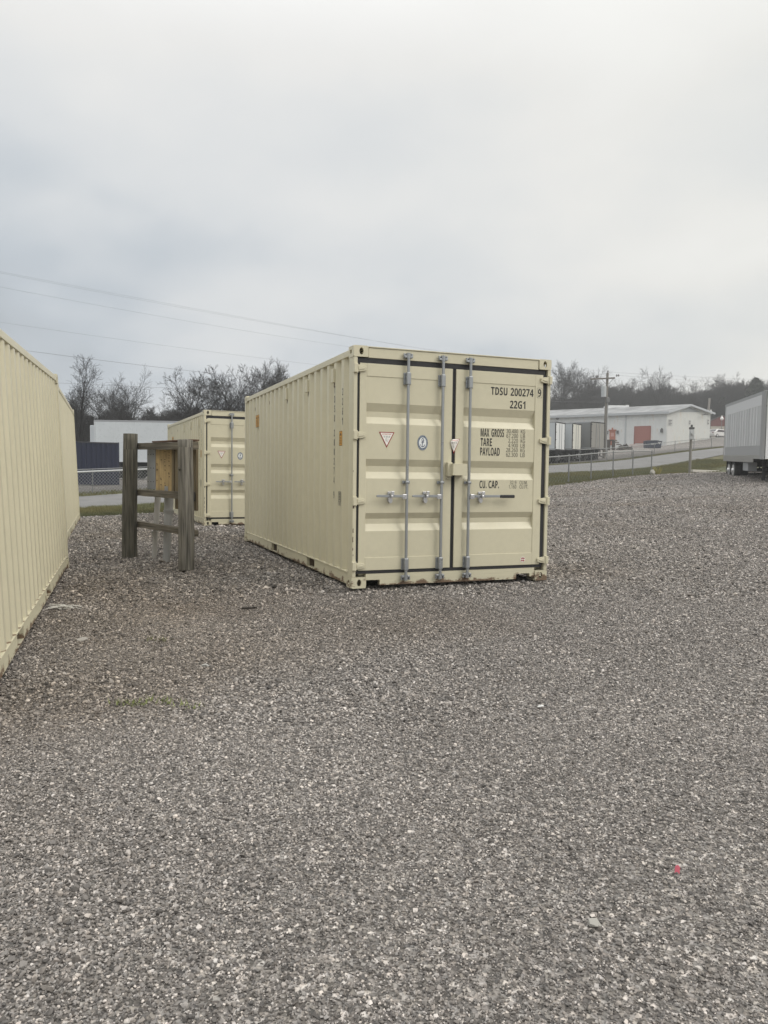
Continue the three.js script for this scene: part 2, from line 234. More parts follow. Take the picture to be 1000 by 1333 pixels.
function corrugation(L0, L1, y0, y1, pitch, depth, out, flat = 0.30, rise = 0.19) { // trapezoid wave along z, outer face at x = out
  const n = Math.round((L1 - L0) / pitch), P = (L1 - L0) / n, pts = []; let z = L0;
  for (let i = 0; i < n; i++) { pts.push([z, 0], [z + flat * P / 2 + P * 0.0, 0]); pts.push([z + (flat / 2 + rise) * P, 1], [z + (1 - flat / 2 - rise) * P, 1], [z + (1 - flat / 2) * P, 0]); z += P; }
  pts.push([L1, 0]);
  const q = [], dir = Math.sign(out - CW / 2);
  for (let i = 0; i + 1 < pts.length; i++) { const [a, d] = pts[i], [b, e] = pts[i + 1]; if (b - a < 1e-6) continue; const x = out - dir * depth * d, X = out - dir * depth * e; q.push([[x, y0, a], [X, y0, b], [X, y1, b], [x, y1, a]]); }
  return quads(q);
}
function casting(mx, my, mz) { // corner fitting: six walls with oval holes, hollow
  const w = 0.162, h = 0.118, d = 0.178, t = 0.026, g = [];
  const hole = ellipse(0.024, 0.038, 16, w * 0.52, h / 2), box = [[0.008, 0], [w - 0.008, 0], [w, 0.008], [w, h - 0.008], [w - 0.008, h], [0.008, h], [0, h - 0.008], [0, 0.008]];
  g.push(ext(box, t, 0, [hole]).translate(0, 0, -t));
  g.push(ext([[0, 0], [d - t, 0], [d - t, h], [0, h]], t, 0, [ellipse(0.034, 0.026, 14, d * 0.45, h / 2)]).rotateY(-Math.PI / 2).scale(1, 1, -1).translate(t, 0, -t));
  g.push(ext([[0, 0], [d - t, 0], [d - t, h], [0, h]], t, 0, [ellipse(0.034, 0.026, 14, d * 0.45, h / 2)]).rotateY(-Math.PI / 2).scale(1, 1, -1).translate(w, 0, -t));
  g.push(b2(t, w - t, 0, 0.02, -d, -t), b2(t, w - t, h - 0.02, h, -d, -t), b2(t, w - t, 0.02, h - 0.02, -d, -d + 0.012));
  return g.map(q => { q = q.index ? q.toNonIndexed() : q; q.scale(mx, 1, mz).translate(mx > 0 ? -0.003 : CW + 0.003, my ? CH - h : 0, mz > 0 ? 0.003 : -CL - 0.003); q.computeVertexNormals(); return q; });
}
function hingeGeo(s, y, xe) { // s = 1: left side. plate wraps the post edge, arrow-ended blade on the door
  const px = v => xe + s * v, g = [];
  let blade = [[0.028, -0.036], [0.095, -0.03], [0.135, -0.018], [0.135, 0.018], [0.095, 0.03], [0.028, 0.036]].map(p => [px(p[0]), y + p[1]]); if (s < 0) blade.reverse();
  g.push(ext(blade, 0.012, 0.003).translate(0, 0, 0.002));
  let rib = [[0.05, -0.018], [0.115, -0.004], [0.115, 0.004], [0.05, 0.018]].map(p => [px(p[0]), y + p[1]]); if (s < 0) rib.reverse();
  g.push(ext(rib, 0.006, 0.002).translate(0, 0, 0.016));
  g.push(bx(0.036, 0.094, 0.05, px(0.013), y, 0.006, 0.005), rod([px(0.03), y - 0.05, 0.008], [px(0.03), y + 0.05, 0.008], 0.014));
  return g;
}
function doorLeaf(root, s, X0, X1, p0, p1, bars, levers) {
  const Z = -0.006, y0 = 0.19, y1 = 2.410, yb = 0.329, yt = 2.274, zi = Z - 0.05, prof = [[yt, 0], [1.991, 0], [1.903, 1], [1.845, 1], [1.772, 0], [1.394, 0], [1.318, 1], [1.256, 1], [1.184, 0], [0.812, 0], [0.747, 1], [0.692, 1], [0.615, 0], [yb, 0]];
  const g = [b2(X0, p0, y0, y1, zi, Z, 0.003), b2(p1, X1, y0, y1, zi, Z, 0.003), b2(p0, p1, yt, y1, zi, Z, 0.003), b2(p0, p1, y0, yb, zi, Z, 0.003)];
  const door = mk('door', g, paintFlat, root), q = [];
  for (let i = 0; i + 1 < prof.length; i++) { const [a, d] = prof[i], [b, e] = prof[i + 1], za = Z - 0.006 - 0.038 * d, zb = Z - 0.006 - 0.038 * e; q.push([[p0, b, zb], [p1, b, zb], [p1, a, za], [p0, a, za]]); }
  mk('corrugated_panel', quads(q), paint, door);
  const e = 0.001; // rubber lips round the leaf
  mk('gasket', [b2(X0 - (s > 0 ? 0.028 : 0.018), X0 - e, y0, y1, -0.06, -0.018), b2(X1 + e, X1 + (s > 0 ? 0.02 : 0.05), y0 + 0.002, y1 - 0.002, -0.06, -0.016), b2(X0 - 0.024, X1 + 0.03, y1 + e, y1 + 0.055, -0.06, -0.014), b2(X0 - 0.024, X1 + 0.03, y0 - 0.034, y0 - e, -0.06, -0.014)], rubber, door);
  for (const y of [2.35, 1.645, 0.94, 0.242]) mk('hinge', hingeGeo(s, y, s > 0 ? 0 : CW), paintFlat, door);
  for (const bxx of bars) {
    const bar = mk('locking_bar', rod([bxx, 0.1, 0.034], [bxx, 2.515, 0.034], 0.0165, 0.0165, 14), zinc, door);
    for (const [y, k] of [[0.102, 1], [2.512, -1]]) {
      const c = [rod([bxx, y - 0.03, 0.03], [bxx, y + 0.03, 0.03], 0.024, 0.024, 10), bx(0.03, 0.022, 0.03, bxx - 0.034, y + 0.012 * k, 0.03, 0.004), bx(0.03, 0.022, 0.03, bxx + 0.034, y + 0.012 * k, 0.03, 0.004), bx(0.016, 0.045, 0.02, bxx - 0.046, y - 0.004 * k, 0.022, 0.003), bx(0.016, 0.045, 0.02, bxx + 0.046, y - 0.004 * k, 0.022, 0.003), bx(0.1, 0.05, 0.012, bxx, y, 0.008, 0.003)];
      mk('cam_keeper', c, zinc, door);
    }
    for (const y of [2.268, 0.248]) { // bearing brackets with bolted flanges
      const c = [bx(0.088, 0.128, 0.012, bxx, y, 0.002, 0.003), bx(0.05, 0.138, 0.05, bxx, y, 0.03, 0.012)];
      for (const a of [-1, 1]) for (const b of [-0.045, 0, 0.045]) c.push(rod([bxx + a * 0.036, y + b, 0.006], [bxx + a * 0.036, y + b, 0.014], 0.007, 0.006, 6));
      mk('bar_bracket', c, zinc, door);
    }
    mk('bar_guide', [bx(0.088, 0.034, 0.012, bxx, 1.147, 0.004, 0.003), bx(0.044, 0.03, 0.05, bxx, 1.147, 0.03, 0.01), rod([bxx - 0.036, 1.147, 0.008], [bxx - 0.036, 1.147, 0.018], 0.009, 0.008, 6), rod([bxx + 0.036, 1.147, 0.008], [bxx + 0.036, 1.147, 0.018], 0.009, 0.008, 6)], zinc, door);
  }
  for (const [bxx, d, len, grip] of levers) {
    const y = 0.99, xs = v => bxx + d * v, zl = 0.06;
    mk('handle_hub', [bx(0.052, 0.056, 0.032, xs(0.036), y, 0.05, 0.008), rod([xs(0.036), y, 0.064], [xs(0.036), y, 0.072], 0.011, 0.01, 8)], zincBright, door);
    let blade = [[0.05, -0.011], [len - 0.01, -0.008], [len, -0.004], [len, 0.01], [len - 0.02, 0.013], [0.05, 0.014]].map(p => [xs(p[0]), y + p[1] + 0.004]); if (d < 0) blade.reverse();
    const lever = mk('lock_handle', ext(blade, 0.01, 0.002).translate(0, 0, zl - 0.01), zinc, door);
    if (grip) mk('handle_grip', b2(Math.min(xs(len - 0.19), xs(len)), Math.max(xs(len - 0.19), xs(len)), y - 0.014, y + 0.022, zl - 0.016, zl + 0.012, 0.01), gripMat, door);
    const cx = xs(grip ? 0.16 : 0.19);
    mk('handle_catch', [bx(0.046, 0.11, 0.01, cx, y, 0.0, 0.003), rod([cx, y + 0.03, 0.0], [cx, y + 0.03, 0.055], 0.013, 0.013, 8), bx(0.04, 0.05, 0.022, cx + 0.006, y + 0.036, 0.074, 0.007).rotateZ(0), bx(0.026, 0.03, 0.03, cx - 0.004, y + 0.002, 0.08, 0.007), ext(ellipse(0.022, 0.03, 12, cx, y - 0.042), 0.012, 0.003).translate(0, 0, 0.018)], zincBright, door);
  }
  return door;
}
function makeContainer(name, label, group) {
  const root = base(name); tag(root, label, 'shipping container', group);
  for (const a of [1, -1]) for (const b of [0, 1]) for (const c of [1, -1]) mk('corner_casting', casting(a, b, c), b ? paintFlat : railMat, root);
  for (const a of [0, 1]) { // front posts in a channel, rear posts square
    const x = v => a ? CW - v : v, r = (p, q) => [Math.min(x(p), x(q)), Math.max(x(p), x(q))];
    mk('corner_post', [b2(...r(0, 0.041), 0.12, CH - 0.12, -0.05, 0, 0.004), b2(...r(0.0, 0.012), 0.12, CH - 0.12, -0.15, -0.05), b2(...r(0.012, 0.09), 0.12, CH - 0.12, -0.15, -0.135)], paintFlat, root);
    mk('corner_post', [b2(...r(0, 0.1), 0.12, CH - 0.12, -CL, -CL + 0.1, 0.006)], paintFlat, root);
    mk('top_rail', [b2(...r(0.004, 0.064), 2.497, 2.566, -CL + 0.17, -0.17, 0.006)], paintFlat, root);
    const rail = [b2(...r(0.012, 0.05), 0.03, 0.15, -CL + 0.17, -3.91, 0), b2(...r(0.012, 0.05), 0.03, 0.15, -3.55, -1.86, 0), b2(...r(0.012, 0.05), 0.03, 0.15, -1.50, -0.17, 0), b2(...r(0.004, 0.075), 0.15, 0.166, -CL + 0.17, -0.17, 0.003), b2(...r(0.014, 0.08), 0.022, 0.03, -CL + 0.17, -0.17)];
    mk('bottom_rail', rail, railMat, root);
    for (const z of [-3.73, -1.68]) mk('fork_pocket', [b2(...r(0.052, CW / 2), 0.135, 0.149, z - 0.18, z + 0.18), b2(...r(0.052, CW / 2), 0.03, 0.149, z - 0.186, z - 0.18), b2(...r(0.052, CW / 2), 0.03, 0.149, z + 0.18, z + 0.186), b2(...r(0.08, CW / 2), 0.022, 0.03, z - 0.18, z + 0.18)], pocketM, root);
    const wall = mk('corrugated_wall', corrugation(-CL + 0.1, -0.15, 0.166, 2.497, 0.278, 0.043, a ? CW - 0.012 : 0.012), paint, root);
    if (!a) for (const z of [-0.74, -1.86, -2.97]) mk('ventilator', [b2(-0.014, 0.014, 2.27, 2.43, z - 0.045, z + 0.045, 0.006)], paintFlat, wall);
  }
  const notch = (() => { const o = [[0.165, 0.032], [0.165, 0.085], [0.322, 0.085], [0.322, 0.026], [2.03, 0.026], [2.03, 0.088], [2.21, 0.088], [2.21, 0.05], [2.272, 0.05], [2.272, 0.152], [0.16, 0.152], [0.16, 0.032]]; return ext(o, 0.06).translate(0, 0, -0.068); })();
  mk('door_sill', [notch, b2(0.1, 2.33, 0.13, 0.15, -0.2, -0.07)], railMat, root);
  mk('door_header', [b2(0.165, 2.273, 2.468, 2.576, -0.1, -0.008, 0.004), b2(0.165, 2.273, 2.577, 2.588, -0.12, 0.002, 0.002)], paintFlat, root);
  mk('front_wall', [bx(CW - 0.2, CH - 0.2, 0.02, CW / 2, CH / 2, -CL + 0.04), b2(0.16, CW - 0.16, 0.03, 0.16, -CL, -CL + 0.06), b2(0.16, CW - 0.16, 2.49, 2.58, -CL, -CL + 0.06)], paintFlat, root);
  mk('roof', b2(0.03, CW - 0.03, 2.55, 2.562, -CL + 0.12, -0.12), paintFlat, root);
  mk('floor', b2(0.08, CW - 0.08, 0.15, 0.18, -CL + 0.12, -0.07), floorWood, root);
  const dl = doorLeaf(root, 1, 0.070, 1.164, 0.148, 1.064, [0.611, 1.027], [[0.611, -1, 0.36, false], [1.027, -1, 0.36, false]]);
  const dr = doorLeaf(root, -1, 1.208, 2.340, 1.306, 2.236, [1.366], [[1.366, 1, 0.58, true]]);
  // lock box bridging the two leaves
  mk('lock_box', [b2(1.094, 1.15, 1.215, 1.372, -0.004, 0.05, 0.004), b2(1.128, 1.302, 1.345, 1.357, -0.004, 0.115, 0.003), b2(1.128, 1.302, 1.228, 1.346, 0.103, 0.115, 0.003), b2(1.128, 1.14, 1.228, 1.346, 0, 0.104), b2(1.29, 1.302, 1.228, 1.346, 0, 0.104), bx(0.05, 0.012, 0.03, 1.12, 1.192, 0.012, 0.003)], paintFlat, root);
  const zp = -0.0105, zf = -0.0045;
  mk('warning_sticker', sticker([[0.295, 1.687], [0.385, 1.518], [0.475, 1.687]], zp), signMat, dl, true);
  mk('round_emblem', sticker(ellipse(0.063, 0.084, 28, 0.81, 1.582), zp), emblemMat, dl, true);
  { // crumpled triangle stuck across the gap
    const A = [1.14, 1.636, 0.006], B = [1.262, 1.638, -0.002], C = [1.186, 1.468, 0.004], D = [1.172, 1.602, 0.024], F = [1.142, 1.598, 0.008];
    const tri = (...l) => { const g = new THREE.BufferGeometry(), p = [], u = []; for (const v of l) { p.push(...v); u.push((v[0] - 1.10) / 0.17, (v[1] - 1.47) / 0.17); } g.setAttribute('position', new THREE.Float32BufferAttribute(p, 3)); g.setAttribute('uv', new THREE.Float32BufferAttribute(u, 2)); g.computeVertexNormals(); return g; };
    mk('crumpled_sticker', [tri(D, B, C), tri(D, C, F), tri(F, [1.165, 1.63, 0.012], D), tri([1.165, 1.63, 0.012], B, D)], signMat, dl, true);
  }
  const line = (s, f, ...r) => mk('lettering', text(s, f, ...r, zp), ink, dr);
  line('TDSU', fontB, 1.652, 1.866, 2.15, 2.24); line('200274', fontB, 1.908, 2.214, 2.15, 2.24);
  mk('lettering', [text('9', fontB, 2.271, 2.313, 2.156, 2.246, zf), b2(2.258, 2.26, 2.143, 2.258, zf - 0.001, zf), b2(2.324, 2.326, 2.143, 2.258, zf - 0.001, zf), b2(2.26, 2.324, 2.143, 2.145, zf - 0.001, zf), b2(2.26, 2.324, 2.256, 2.258, zf - 0.001, zf)], ink, dr);
  line('22G1', fontB, 1.903, 2.108, 2.006, 2.096);
  line('MAX', fontB, 1.529, 1.64, 1.673, 1.764); line('GROSS', fontB, 1.668, 1.832, 1.673, 1.764); line('TARE', fontB, 1.53, 1.676, 1.566, 1.655); line('PAYLOAD', fontB, 1.527, 1.78, 1.457, 1.55);
  ['30.480', '67.200', '2.220', '4.900', '28.260', '62.300'].forEach((s, i) => { const y = 1.722 - i * 0.0545; line(s, fontR, 2.018 - 0.0255 * s.length, 2.018, y, y + 0.046); line(i % 2 ? 'LB' : 'KG', fontR, 2.054, 2.112, y, y + 0.046); });
  line('CU.', fontB, 1.526, 1.618, 1.085, 1.172); line('CAP.', fontB, 1.642, 1.78, 1.085, 1.172);
  line('32.9', fontR, 1.922, 2.008, 1.132, 1.174); line('CU.M.', fontR, 2.052, 2.158, 1.132, 1.174); line('1.160', fontR, 1.908, 2.008, 1.083, 1.125); line('CU.FT.', fontR, 2.052, 2.168, 1.083, 1.125);
  mk('round_sticker', sticker(ellipse(0.032, 0.032, 20, 2.112, 0.254), zf), redMat, dr, true);
  // marks on the left side wall, standing on the outer flats of the waves
  const onSide = (g, z, y = 0) => g.rotateY(-Math.PI / 2).translate(0.0095, y, z);   // local x becomes +z
  const rect = (w, h) => [[0, 0], [w, 0], [w, h], [0, h]];
  mk('warning_plate', onSide(sticker(rect(0.095, 0.165), 0), -0.512, 1.543), warnMat, root, true);
  mk('warning_plate', onSide(sticker(rect(0.12, 0.2), 0), -5.13, 1.995), warnMat, root, true); mk('warning_plate', onSide(sticker(rect(0.11, 0.2), 0), -4.99, 1.995), warnMat, root, true);
  mk('approval_plate', onSide(sticker(rect(0.09, 0.16), 0), -0.53, 0.87), plateMat, root, true);
  [...'TDSU2002749'].forEach((s, i) => mk('lettering', onSide(text(s, fontB, 0, 0.03, 0, 0.078, 0.001), -0.715, 2.15 - i * 0.108 - (i > 3 ? 0.06 : 0) - (i > 9 ? 0.06 : 0)), ink, root));
  [...'22G1'].forEach((s, i) => mk('lettering', onSide(text(s, fontB, 0, 0.026, 0, 0.078, 0.001), -0.42, 2.10 - i * 0.108), ink, root));
  for (const [z, y] of [[-0.735, 2.225], [-1.855, 2.225], [-2.965, 2.225], [-4.1, 2.3], [-5.2, 2.28]]) mk('rust_mark', onSide(ext([[0, 0], [0.016, -0.01], [0.03, 0.02], [0.034, 0.05], [0.012, 0.055], [0.004, 0.03]], 0.001), z, y), rust, root);
  const chip = (x, y, w, h, z) => ext([[x, y], [x + w, y + 0.004], [x + w * 0.8, y + h * 0.5], [x + w, y + h], [x + 0.001, y + h * 0.9]], 0.001).translate(0, 0, z);
  for (const q of [[0.001, 0.86, 0.016, 0.03], [0.003, 0.60, 0.010, 0.05], [0.002, 0.50, 0.009, 0.06], [0.002, 0.41, 0.010, 0.03], [0.006, 0.35, 0.008, 0.02], [0.0, 1.25, 0.006, 0.02]]) mk('paint_chip', chip(...q, 0.0005), rust, root);
  return root;
}
const CG = 'beige steel shipping containers';
const main = makeContainer('shipping_container', 'beige shipping container with TDSU lettering on closed double doors, centre of the yard', CG);
main.position.set(-0.3352, 0.3398, -8.0599); main.rotation.y = 0.3704;
function placeAt(o, local, world, turn, rx, rz) { o.rotation.set(rx, turn, rz, 'YXZ'); o.position.set(0, 0, 0); const v = new THREE.Vector3(...local).applyEuler(o.rotation); o.position.set(world[0] - v.x, world[1] - v.y, world[2] - v.z); }
const c3 = copy(main, 'shipping_container', [-4.0237, 0.3635, -16.9129], 0.4089); c3.userData.label = 'beige shipping container half hidden behind the central one, past the wooden posts';
const c1 = copy(main, 'shipping_container', [0, 0, 0]); c1.userData.label = 'nearest beige shipping container at the left edge, ribbed long side in view'; placeAt(c1, [CW, 0, -CL], [-4.3063, EYE - 1.3135, -10.3182], 0.3141, 0.0319, 0.0448);
const c2 = copy(main, 'shipping_container', [0, 0, 0]); c2.userData.label = 'beige shipping container continuing the left row behind the nearest one'; placeAt(c2, [CW, 0, -CL], [-7.196, EYE - 1.1715, -17.9], 0.3499, 0.0026, 0.0478);

// ───────────────────────── wooden service frame with panels and conduits ─────────────────────────
const woodTex = tex(512, 1024, (u, v) => { const w = fbmp(u + 0.03 * fbmp(u, v, 4, 2, 5), v * 0.12, 40, 4, 91), f = fbmp(u, v * 0.05, 120, 2, 93), st = fbmp(u, v, 6, 4, 95), cr = step(0.66, 0.72, fbmp(u, v * 0.06, 22, 3, 97)), k = clamp(0.5 + (w - 0.5) * 1.5 + (f - 0.5) * 0.7), s = 0.75 + 0.5 * st; const d = 1 - 0.55 * cr; return [mix(0.085, 0.26, k) * s * d, mix(0.079, 0.242, k) * s * d, mix(0.067, 0.208, k) * s * d]; }, { repeat: [1 / 0.7, 1 / 1.6] });
const woodBump = tex(512, 1024, (u, v) => clamp(0.5 + (fbmp(u, v * 0.1, 40, 4, 91) - 0.5) * 1.2 - 0.6 * step(0.66, 0.72, fbmp(u, v * 0.06, 22, 3, 97))), { srgb: false, repeat: [1 / 0.7, 1 / 1.6] });
const woodGrey = M([1.0, 1.0, 1.0], 0.95, { map: woodTex, bumpMap: woodBump, bumpScale: 0.012 }), woodDark = M([0.60, 0.60, 0.55], 0.95, { map: woodTex, bumpMap: woodBump, bumpScale: 0.012 });
const railTex = tex(1024, 256, (u, v) => { const w = fbmp(u * 0.1, v, 40, 4, 101), st = fbmp(u, v, 7, 4, 103), k = clamp(0.5 + (w - 0.5) * 1.6) * (0.6 + 0.8 * st); return [mix(0.05, 0.19, k), mix(0.044, 0.165, k), mix(0.034, 0.125, k)]; }, { repeat: [1 / 1.9, 1 / 0.5] });
const railWood = M([1, 1, 1], 0.95, { map: railTex });
const plyTex = tex(512, 512, (u, v) => { const w = fbmp(u, v * 0.12, 24, 4, 111), st = fbmp(u, v, 5, 4, 113), k = 0.75 + (w - 0.5) * 0.5 + (st - 0.5) * 0.5; return [0.52 * k, 0.375 * k, 0.185 * k]; }, { repeat: [1 / 0.8, 1 / 0.8] });
const plyMat = M([1, 1, 1], 0.85, { map: plyTex }), boardMat = M([0.52, 0.56, 0.66], 0.9, { map: plyTex }), galv = M([0.26, 0.27, 0.285], 0.6, { roughnessMap: paintRough }), pvc = M([0.30, 0.30, 0.30], 0.5), pvcWhite = M([0.40, 0.385, 0.37], 0.5), darkMetal = M([0.04, 0.035, 0.03], 0.7), rustyTop = M([0.10, 0.055, 0.035], 0.9);
function post(h, r, round, seed) { // weathered timber: rings of an uneven, slightly bowed outline
  const n = round ? 18 : 20, rows = 16, p = [], uv = [], idx = [], rnd = mulberry(seed), ph = Array.from({ length: 8 }, () => rnd() * 6.28);
  for (let j = 0; j <= rows; j++) { const y = h * j / rows, bow = 0.012 * Math.sin(j / rows * 3 + ph[0]), tap = 1.04 - 0.09 * j / rows;
    for (let i = 0; i <= n; i++) { const a = i / n * 2 * Math.PI; let q = r * tap; if (!round) q *= Math.min(1.27, 1 / Math.max(Math.abs(Math.cos(a)), Math.abs(Math.sin(a)))); q *= 1 + 0.03 * Math.sin(3 * a + ph[1] + j * 0.14) + 0.025 * Math.sin(5 * a + ph[2]) + 0.012 * Math.sin(9 * a + ph[3] + j * 0.3);
      p.push(q * Math.cos(a) + bow, y, q * Math.sin(a)); uv.push(i / n * 2 * Math.PI * r, y); } }
  for (let j = 0; j < rows; j++) for (let i = 0; i < n; i++) { const a = j * (n + 1) + i, c = a + n + 1; idx.push(a, c, a + 1, a + 1, c, c + 1); }
  const top = p.length / 3; p.push(0, h + 0.006, 0); uv.push(0, 0); for (let i = 0; i < n; i++) idx.push(rows * (n + 1) + i, top, rows * (n + 1) + i + 1);
  const g = new THREE.BufferGeometry(); g.setAttribute('position', new THREE.Float32BufferAttribute(p, 3)); g.setAttribute('uv', new THREE.Float32BufferAttribute(uv, 2)); g.setIndex(idx); g.computeVertexNormals(); return g;
}
{
  // local x runs from the left post to the right post, z towards the viewer's side
  const fr = base('service_stand', [-3.75, H(-3.75, -11.18), -11.18], Math.atan2(-(-9.91 + 11.18), -2.6 + 3.75)), gy = fr.position.y;
  tag(fr, 'weathered wooden stand of two thick posts and three rails in the gravel between containers', 'wooden stand');
  mk('post', post(2.1 - gy + 0.02, 0.088, false, 5).rotateY(0.75), woodDark, fr, true);
  mk('post', post(1.99 - gy, 0.101, true, 8).translate(1.71, 0, 0), woodGrey, fr, true);
  mk('knot', [rod([1.735, 1.31, 0.088], [1.755, 1.325, 0.116], 0.022, 0.014, 8)], woodDark, fr);
  const g0 = -gy, Y = y => y + g0;
  const beam = (x0, x1, yA, yB, hh, dz, dep) => { const g = new THREE.BoxGeometry(x1 - x0, hh, dep, 14, 2, 2), p = g.attributes.position; for (let i = 0; i < p.count; i++) { const t = p.getX(i) / (x1 - x0) + 0.5, n = (vn3(p.getX(i) * 9 + yA * 7, p.getY(i) * 20, p.getZ(i) * 20) - 0.5) * 0.012; p.setY(i, p.getY(i) + mix(yA, yB, t) + n); p.setZ(i, p.getZ(i) + n); } g.translate((x0 + x1) / 2, 0, dz); g.computeVertexNormals(); return g; };
  mk('top_rail', beam(-0.06, 1.74, Y(1.94), Y(1.915), 0.095, -0.13, 0.08), railWood, fr);
  mk('middle_rail', beam(-0.06, 1.6, Y(1.255), Y(1.25), 0.092, -0.13, 0.08), railWood, fr);
  mk('bottom_rail', beam(-0.06, 1.74, Y(0.785), Y(0.76), 0.086, -0.13, 0.08), railWood, fr);
  // boards hung on the far side of the rails
  const screw = (list, z) => list.map(([x, y]) => rod([x, y, z], [x, y, z + 0.008], 0.006, 0.005, 6));
  const cab = base('panel_cabinet', [0, 0, 0]); cab.position.copy(fr.position); cab.rotation.copy(fr.rotation);
  tag(cab, 'plywood-backed service cabinet with flat lid hung between two wooden posts', 'cabinet');
  const gp = mk('grey_panel', b2(0.13, 0.40, Y(1.31), Y(1.975), -0.225, -0.2, 0.004), galv, cab); const gl = []; for (let i = 0; i < 9; i++) gl.push([0.17 + (i % 3) * 0.09, Y(1.42 + Math.floor(i / 3) * 0.2)]); mk('screw', screw(gl, -0.2), darkMetal, gp);
  const pp = mk('plywood_panel', b2(0.405, 0.925, Y(1.28), Y(1.98), -0.23, -0.204, 0.003), plyMat, cab); const rs = mulberry(40), pl = []; for (let i = 0; i < 26; i++) pl.push([0.45 + Math.floor(rs() * 4) * 0.125 + rs() * 0.015, Y(1.36 + rs() * 0.5)]); mk('screw', screw(pl, -0.204), darkMetal, pp);
  mk('side_board', b2(0.93, 0.99, Y(1.28), Y(1.98), -0.27, -0.19, 0.003), M([0.16, 0.125, 0.075], 0.9), cab);
  mk('back_board', b2(1.0, 1.61, Y(1.05), Y(1.98), -0.24, -0.205, 0.004), M([0.19, 0.15, 0.09], 0.9, { map: paintMap }), cab);
  mk('lid', b2(0.44, 1.58, Y(1.985), Y(2.006), -0.27, -0.13, 0.003), rustyTop, cab);
  mk('switch_box', b2(1.46, 1.6, Y(1.18), Y(1.30), -0.2, -0.12, 0.006), darkMetal, cab);
  const c1p = base('conduit_pipe', [0, 0, 0]); c1p.position.copy(fr.position); c1p.rotation.copy(fr.rotation); tag(c1p, 'thin whitish conduit pipe under the grey panel, left of the thicker one', 'pipe');
  mk('pipe', rod([0.34, -0.05, -0.2], [0.40, Y(1.36), -0.25], 0.033, 0.045, 14), pvcWhite, c1p); mk('coupling', rod([0.355, Y(0.62), -0.21], [0.358, Y(0.70), -0.213], 0.04, 0.053, 14), pvcWhite, c1p);
  const c2p = base('conduit_pipe', [0, 0, 0]); c2p.position.copy(fr.position); c2p.rotation.copy(fr.rotation); tag(c2p, 'thicker grey conduit pipe under the plywood panel, beside the right post', 'pipe');
  mk('pipe', rod([0.745, -0.05, -0.2], [0.745, Y(1.36), -0.25], 0.047, 0.068, 16), pvc, c2p); mk('coupling', rod([0.745, Y(0.93), -0.235], [0.745, Y(1.02), -0.24], 0.055, 0.077, 16), pvc, c2p);
}
